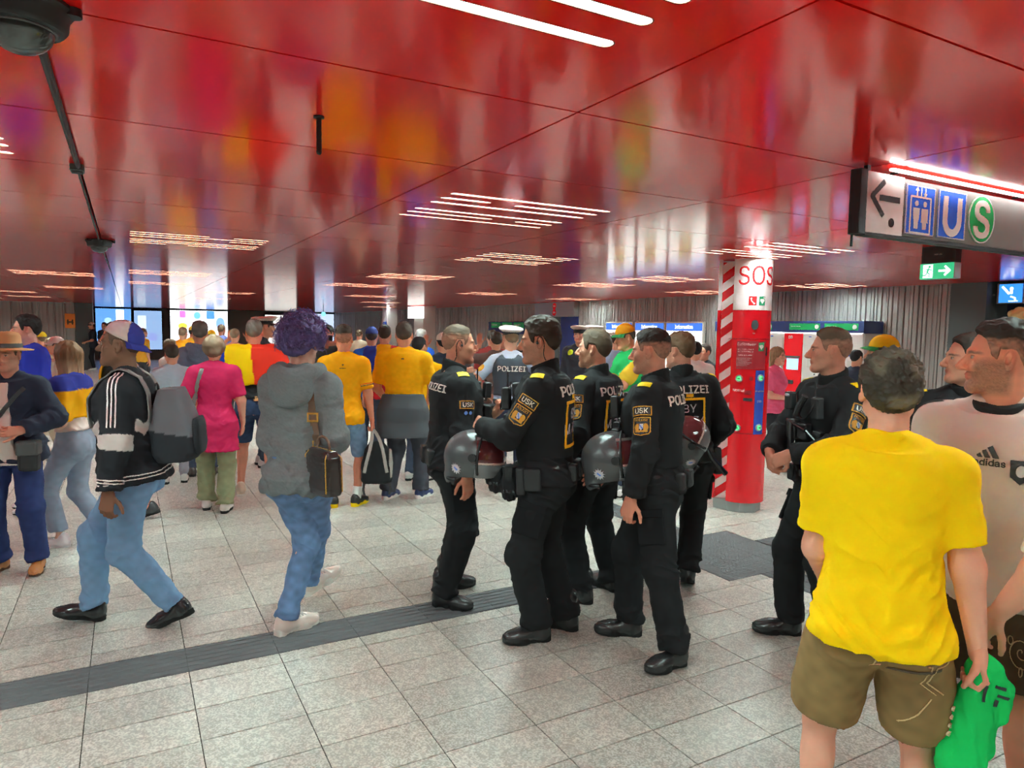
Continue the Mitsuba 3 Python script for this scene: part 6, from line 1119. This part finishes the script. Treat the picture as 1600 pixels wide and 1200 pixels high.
add('lamp_bracket', GL(cat_([bx(x, x + .012, SGY - .04, SGY + .03, ZT + .012, ZT + .020) for x in (2.9, 3.9, 4.9)])), 'm_black', kS)
add('lamp_tube', GL(rbx(2.80, 5.5, SGY - .050, SGY - .028, ZT + .004, ZT + .016, .005)), 'm_white', kS, 'white light bar along the top edge', emitter={'type': 'area', 'radiance': {'type': 'rgb', 'value': [8.0, 8.8, 8.6]}})
# emergency exit sign, faces the hall
kE = thing('exit_sign', 'green emergency exit sign with running man and arrow under the ceiling', 'sign')
def ex(m, o=(5.6, 3.216, 2.268)): return frame(m, gp(*o), -GY, GZ, -GX)
add('housing', GL(rbx(5.605, 5.70, 3.085, 3.347, 2.207, 2.330, .006)), 'm_steel', kE); add('bracket', GL(bx(5.61, 5.69, 3.085, 3.347, 2.331, CEIL)), 'm_black', kE)
f_ = add('face', ex(ext(sbox(-.131, -.061, .131, .061), .004)), 'm_green', kE, emitter={'type': 'area', 'radiance': {'type': 'rgb', 'value': [.02, .30, .13]}})
man = union_all([ell(-.055, .036, .010), stroke([(-.06, .024), (-.072, -.008)], .014), stroke([(-.062, .02), (-.04, .008), (-.03, .016)], .006), stroke([(-.062, .02), (-.083, .012), (-.09, -.002)], .006), stroke([(-.072, -.008), (-.052, -.022), (-.058, -.044)], .007), stroke([(-.072, -.008), (-.085, -.03), (-.105, -.03)], .007)])
door = sbox(-.105, -.052, -.028, .054); add('pictogram', ex(ext(door.difference(man), .006)), 'm_white', f_, emitter={'type': 'area', 'radiance': {'type': 'rgb', 'value': [.75, .85, 1.0]}})
add('arrow', ex(ext(union_all([stroke([(.015, 0), (.09, 0)], .018), stroke([(.062, .036), (.100, 0), (.062, -.036)], .018)]), .006)), 'm_white', f_, emitter={'type': 'area', 'radiance': {'type': 'rgb', 'value': [.75, .85, 1.0]}})
m = text('exit-24', .012); add('lettering', frame(m, gp(5.608, 3.216, 2.40), -GY, GZ, -GX), 'm_text', kE)
# blue escalator sign in the dark recess
kI = thing('escalator_sign', 'lit blue escalator sign in the dark recess at the right edge', 'sign')
add('housing', GL(rbx(9.905, 9.98, 4.55, 4.90, 2.185, 2.445, .006)), 'm_steel', kI); f_ = add('face', frame(ext(sbox(-.135, -.118, .135, .118), .004), gp(9.9, 4.735, 2.315), -GY, GZ, -GX), 'm_signblue', kI, emitter={'type': 'area', 'radiance': {'type': 'rgb', 'value': [.03, .22, .75]}})
add('symbol', frame(ext(union_all([stroke([(-.10, .09), (-.01, -.01)], .03), ell(.01, .06, .022), stroke([(.01, .045), (.01, -.01)], .036), stroke([(.0, -.04), (.055, -.06), (.06, -.10)], .022), stroke([(-.02, -.10), (.09, -.10)], .014)]), .006), gp(9.9, 4.735, 2.315), -GY, GZ, -GX), 'm_white', f_, emitter={'type': 'area', 'radiance': {'type': 'rgb', 'value': [.8, .9, 1.0]}})
add('bracket', GL(tube([(9.94, 4.94, 2.30), (9.94, 5.12, 2.30)], .012, 8)), 'm_steel', kI)
add('hanger', GL(bx(9.93, 9.95, 4.72, 4.74, 2.445, CEIL)), 'm_black', kI)

# ================================================================== ceiling: dome cameras, conduit, box, sensor rod
def dome(label, x, y, big):
    k = thing('dome_camera', label, 'camera'); o = gp(x, y, CEIL); s = 1.0
    pr = np.array([(0, 0.0), (.102, .0), (.105, -.010), (.096, -.022), (.092, -.048), (.084, -.058), (.070, -.060), (0, -.060)]) ; m = trimesh.creation.revolve(pr, sections=36); m.apply_translation(o); add('housing', m, 'm_black', k, smooth=35)
    d = trimesh.creation.icosphere(3, .066); d = trimesh.intersections.slice_mesh_plane(d, (0, 0, -1), (0, 0, 0), cap=True); d.vertices *= V(1, 1, .85); d.apply_translation(o + V(0, 0, -.056)); add('dome', d, 'm_smoke', k, smooth=30)
    add('trim_ring', frame(trimesh.creation.torus(.068, .004, 36, 8), o + V(0, 0, -.060), V(1, 0, 0), V(0, 1, 0), V(0, 0, 1)), 'm_dgrey', k, smooth=True)
    for a in (.3, 2.4, 4.5): add('fixing_lug', frame(ext(union_all([ell(.100, 0, .022, .018), sbox(.07, -.018, .100, .018)]), .018), o + V(0, 0, -.020), V(math.cos(a), math.sin(a), 0), V(-math.sin(a), math.cos(a), 0), V(0, 0, 1)), 'm_black', k)
mat('m_smoke', (44, 46, 46), .06, .7)
dome('large black dome camera at the top left corner of the photo', -.19, 1.93, True); dome('small far dome camera on the ceiling above the left crowd', -.187, 6.99, False)
solo('cable_conduit', 'black cable running along a ceiling joint from the large dome camera', 'cable', GL(tube([(-.172, 2.05, CEIL - .013), (-.172, 3.70, CEIL - .013)], .011, 8)), 'm_black')
solo('cable_conduit', 'thinner black cable running from the junction box to the far dome camera', 'cable', GL(tube([(-.178, 3.80, CEIL - .008), (-.186, 6.86, CEIL - .008)], .006, 8)), 'm_black')
solo('cable_conduit', 'thin cable running on from the far dome camera towards the bright shops', 'cable', GL(tube([(-.187, 7.12, CEIL - .008), (-.17, 11, CEIL - .008)], .006, 8)), 'm_black')
kJ = thing('junction_box', 'small square junction box on the ceiling cable', 'junction box'); add('box_body', GL(rbx(-.205, -.150, 3.715, 3.785, CEIL - .030, CEIL + .002, .005)), 'm_dgrey', kJ); add('lid', GL(rbx(-.200, -.155, 3.72, 3.78, CEIL - .034, CEIL - .029, .002)), 'm_black', kJ)
kR = thing('sensor_rod', 'short black rod hanging from the red ceiling', 'rod'); o = gp(.585, 2.425, 0); add('rod', tube([o + V(0, 0, CEIL + .002), o + V(0, 0, CEIL - .118)], .0085, 10), 'm_black', kR); add('rosette', tube([o + V(0, 0, CEIL + .002), o + V(0, 0, CEIL - .006)], .018, 16), 'm_black', kR); add('tip', frame(trimesh.creation.icosphere(1, .0095), o + V(0, 0, CEIL - .118), V(1, 0, 0), V(0, 1, 0), V(0, 0, 1)), 'm_black', kR)

# ================================================================== right wall: ticket machines, boards, doorway
def wl(m, x, y, z): return frame(m, gp(x, y, z), -GY, GZ, -GX)
FX = 9.36
mat('m_machine', (206, 202, 196), .4); mat('m_machinered', (238, 22, 34), .3); mat('m_plinthpale', (190, 186, 178), .5)
for n_, (y1, y0, lab) in enumerate([(9.23, 8.49, 'red and grey ticket machine hidden behind the SOS column'), (8.49, 7.76, 'red and grey ticket machine left of the woman in pink'), (7.76, 7.02, 'red and grey ticket machine behind the woman in pink'), (7.02, 6.34, 'ticket machine at the right end of the row, behind the officer')]):
    k = thing('ticket_machine', lab, 'ticket machine'); ym = y1 - (y1 - y0) * .5
    add('body', GL(rbx(FX, WX - .034, y0 + .004, y1 - .004, .70, 1.775, .01)), 'm_machine', k); add('plinth', GL(bx(FX + .08, WX - .034, y0, y1, .40, .70)), 'm_dgrey', k); add('foot', GL(bx(FX + .05, WX - .034, y0, y1, .0, .40)), 'm_plinthpale', k)
    dr_ = add('front_door', GL(rbx(FX - .02, FX + .01, ym + .005, y1 - .02, .72, 1.76, .006)), 'm_machinered', k); cy = (ym + y1) / 2
    m = text('DB', .045, .002, True); add('lettering', wl(m, FX - .021, cy + .04, 1.70), 'm_white', dr_)
    s_ = add('screen', wl(rbx(-.11, .11, -.09, .09, 0, .012, .004), FX - .02, cy - .02, 1.27), 'm_skyblue', dr_, emitter={'type': 'area', 'radiance': {'type': 'rgb', 'value': [.35, .6, .95]}})
    add('tray', wl(rbx(-.09, .05, -.03, .03, 0, .02, .006), FX - .02, cy, .98), 'm_black', dr_); add('hood', wl(rbx(-.13, .13, -.015, .015, 0, .05, .005), FX - .02, cy - .02, 1.385), 'm_dgrey', dr_)
    rp = add('payment_panel', GL(rbx(FX - .012, FX + .01, y0 + .02, ym - .005, .72, 1.76, .006)), 'm_machine', k); cy = (ym + y0) / 2
    for dx, dz, w_, h_, mm in ((.05, 1.28, .03, .04, 'm_black'), (.06, 1.20, .022, .03, 'm_dgrey'), (.06, 1.13, .02, .02, 'm_dgrey'), (-.05, 1.45, .11, .03, 'm_blue'), (-.05, 1.71, .05, .015, 'm_blue'), (-.03, 1.30, .10, .14, 'm_plinthpale'), (.0, .95, .16, .05, 'm_grey')): add('slot', wl(rbx(-w_ / 2, w_ / 2, -h_ / 2, h_ / 2, 0, .008, .003), FX - .012, cy + dx * -1, dz), mm, rp)
kH = thing('header_sign', 'long navy header sign with green panels above the ticket machines', 'sign'); add('board', GL(rbx(FX - .05, WX - .034, 6.33, 9.24, 1.778, 1.955, .008)), 'm_navy', kH)
for y1, w_ in ((9.0, .5), (8.30, .42), (7.62, .72), (6.98, .72)):
    f_ = add('green_panel', wl(ext(sbox(0, -.05, w_ * .78, .05), .004), FX - .05, y1, 1.868), 'm_signgreen', kH); m = text('Fahrkarten', .026, .002, False, False); add('lettering', wl(m, FX - .055, y1 - .03, 1.862), 'm_white', f_); add('panel_disc', wl(ext(ell(w_ * .70, 0, .035), .006), FX - .05, y1, 1.868), 'm_white', f_)
add('under_light', GL(bx(FX - .03, FX + .05, 6.4, 9.2, 1.7765, 1.779)), 'm_white', kH, emitter={'type': 'area', 'radiance': {'type': 'rgb', 'value': [5, 5, 5]}})
for n_, (y1, y0) in enumerate([(13.02, 12.10), (11.97, 11.06), (10.97, 9.96)]):
    k = thing('info_board', ['lit info board with a blue header, left of three behind the officers', 'lit info board with a blue header, middle of three behind the officers', 'lit info board with a blue header, right of three next to the column'][n_], 'info board'); c = (y0 + y1) / 2; w_ = (y1 - y0) / 2
    add('frame', GL(rbx(9.70, WX - .034, y0 - .03, y1 + .03, .85, 1.96, .008)), 'm_plinthpale', k)
    h_ = add('header', wl(ext(sbox(-w_, -.073, w_, .073), .004), 9.70, c, 1.855), 'm_blue', k, emitter={'type': 'area', 'radiance': {'type': 'rgb', 'value': [.03, .12, .50]}}); m = text('Information', .075, .003, True); m.vertices *= V(.9, 1, 1); add('lettering', wl(m, 9.695, c, 1.855), 'm_white', h_, emitter={'type': 'area', 'radiance': {'type': 'rgb', 'value': [.8, .85, 1.0]}})
    f_ = add('poster_field', wl(ext(sbox(-w_, -.92, w_, .0), .003), 9.70, c, 1.775), 'm_white', k, emitter={'type': 'area', 'radiance': {'type': 'rgb', 'value': [.72, .80, .70]}})
    add('yellow_note', wl(ext(sbox(-.22, -.45, .14, -.06), .005), 9.70, c, 1.775), 'm_bright_yellow', f_)
    for i in range(7): add('text_line', wl(ext(sbox(-w_ * .8, -.52 - i * .05, w_ * (.7 - .2 * (i % 3)), -.50 - i * .05), .005), 9.70, c, 1.775), 'm_grey', f_)
k = thing('small_board', 'narrow board with green panels on the far right wall behind the white cap', 'sign'); add('board', GL(rbx(9.74, WX - .034, 16.9, 19.1, 1.62, 1.97, .01)), 'm_navy', k)
for y_ in (18.9, 18.2, 17.5): f_ = add('green_panel', wl(ext(sbox(0, -.08, .6, .08), .004), 9.74, y_, 1.87), 'm_signgreen', k); add('lettering', wl(text('Fahrkarten', .05, .003, False, False), 9.735, y_ - .05, 1.855), 'm_white', f_)
struct('door_1', GL(bx(9.76, 9.83, 14.28, 15.06, 0, 2.09)), 'm_navy'); struct('door_2', GL(bx(9.75, 9.83, 15.10, 16.13, 0, 2.09)), 'm_darkwall')
k = thing('door_header', 'metal header with two round red no entry signs above the dark doorway', 'door header'); add('housing', GL(rbx(9.62, WX - .034, 14.26, 16.14, 2.09, CEIL - .002, .01)), 'm_steel', k)
for z_ in (2.20, 2.36): f_ = add('no_entry_disc', wl(ext(ell(0, 0, .085), .006), 9.62, 15.15, z_), 'm_machinered', k); add('white_bar', wl(ext(sbox(-.055, -.016, .055, .016), .008), 9.62, 15.15, z_), 'm_white', f_)
k = thing('pillar', 'pale grey pillar with a white sign box in the far hall', 'pillar'); add('shaft', GL(rbx(8.3, 8.75, 20.9, 21.7, 0, CEIL - .001, .03)), 'm_plinthpale', k); f_ = add('sign_box', GL(rbx(8.10, 8.29, 20.75, 21.75, 2.05, 2.44, .01)), 'm_white', k, emitter={'type': 'area', 'radiance': {'type': 'rgb', 'value': [.75, .8, .75]}})
add('notice', GL(rbx(8.27, 8.3, 21.0, 21.35, 1.35, 1.7, .004)), 'm_signwhite', k)
k = thing('pillar', 'slim grey pillar far off behind the men in yellow', 'pillar'); add('shaft', GL(rbx(8.3, 8.7, 24.4, 24.95, 0, CEIL - .001, .03)), 'm_plinthpale', k); add('blue_sign', GL(rbx(8.24, 8.3, 24.45, 24.7, 1.7, 1.95, .005)), 'm_blue', k)
k = thing('round_sign', 'small round blue lit sign hanging far off under the ceiling', 'sign'); o = gp(5.9, 24.0, 2.17); add('disc', frame(ext(ell(0, 0, .075), .03), o, GX, GZ, -GY), 'm_skyblue', k, emitter={'type': 'area', 'radiance': {'type': 'rgb', 'value': [.2, .7, 1.0]}}); add('rod', tube([o + V(0, 0, .07), V(o[0], o[1], CEIL + .004)], .01, 6), 'm_black', k)

# ================================================================== the far left: sign on the wall, lit screens and shop fronts
k = thing('wall_sign', 'orange sign with a dark symbol on the far left wall beside the pillar', 'sign'); add('plate', frame(ext(sbox(-.16, -.26, .16, .26), .02), gp(-1.79, 29.93, 1.80), GX, GZ, -GY), 'm_orange', k)
add('symbol', frame(ext(union_all([stroke([(-.10, 0), (.10, 0)], .05), stroke([(-.07, -.09), (-.07, .09)], .04), stroke([(.07, -.09), (.07, .09)], .04)]), .026), gp(-1.79, 29.93, 1.76), GX, GZ, -GY), 'm_brown', k)
def screen(name, label, cat, x0, x1, y, z0, z1, em, bits=()):
    k = thing(name, label, cat); add('frame', GL(rbx(x0 - .04, x1 + .04, y + .006, y + .2, z0 - .04, min(z1 + .04, CEIL - .003), .01)), 'm_dgrey', k); f_ = add('display', frame(ext(sbox(x0, z0, x1, z1), .004), gp(0, y), GX, GZ, -GY), 'm_white', k, emitter={'type': 'area', 'radiance': {'type': 'rgb', 'value': [.5 * x for x in em]}})
    for i, (a, b, c, d, col) in enumerate(bits): add('picture_field', frame(ext(ell((a + c) / 2, (b + d) / 2, (c - a) / 2, (d - b) / 2) if i % 2 else sbox(a, b, c, d).buffer(.03), .008), gp(0, y), GX, GZ, -GY), 'm_white', f_, emitter={'type': 'area', 'radiance': {'type': 'rgb', 'value': [.55 * x for x in col]}})
screen('advert_screen', 'tall glowing blue screen at the far end left of the striding man', 'screen', -1.25, .2, 37.6, .5, 2.42, (.16, .52, 1.25), [(-.40, 1.45, -.12, 2.35, (1.6, 1.8, 2.0)), (-.9, 1.7, -.6, 2.0, (.6, 1.0, 1.5)), (-.35, .7, -.05, 1.3, (1.4, 1.6, 1.9)), (-1.1, 1.2, -.8, 1.6, (.08, .3, .9))])
screen('advert_screen', 'glowing pale blue screen at the far end beside the blue one', 'screen', .32, 1.5, 37.8, .5, 2.36, (.35, .60, 1.0), [(.5, 1.5, .8, 2.1, (.9, 1.1, 1.3)), (.9, .9, 1.3, 1.3, (.3, .4, .9))])
screen('shop_window', 'bright white shop front with coloured pictures at the far end', 'shop window', 1.85, 4.45, 37.5, .4, 2.42, (1.9, 2.0, 2.0), [(2.3, 2.1, 2.5, 2.35, (1.6, .3, 1.0)), (2.9, 2.0, 3.2, 2.35, (.25, .9, 1.6)), (3.5, 2.05, 3.8, 2.38, (.1, .5, 1.4)), (2.2, 1.5, 2.6, 1.8, (1.4, 1.2, .1)), (3.0, 1.4, 3.4, 1.7, (1.5, .5, .4)), (3.9, 1.5, 4.3, 2.1, (.3, .7, 1.6))])
screen('shop_window', 'lit white shop front between the peaked cap and the purple hair', 'shop window', 6.3, 7.9, 37.9, .6, 2.30, (1.3, 1.3, 1.2), [(6.6, 1.2, 7.0, 1.8, (.8, .8, .9))])
screen('shop_window', 'pale blue lit window at the far end right of the purple hair', 'shop window', 8.75, 9.75, 37.4, .6, 2.40, (.75, .95, 1.35), [(9.0, 1.3, 9.3, 1.9, (1.2, 1.3, 1.5))])
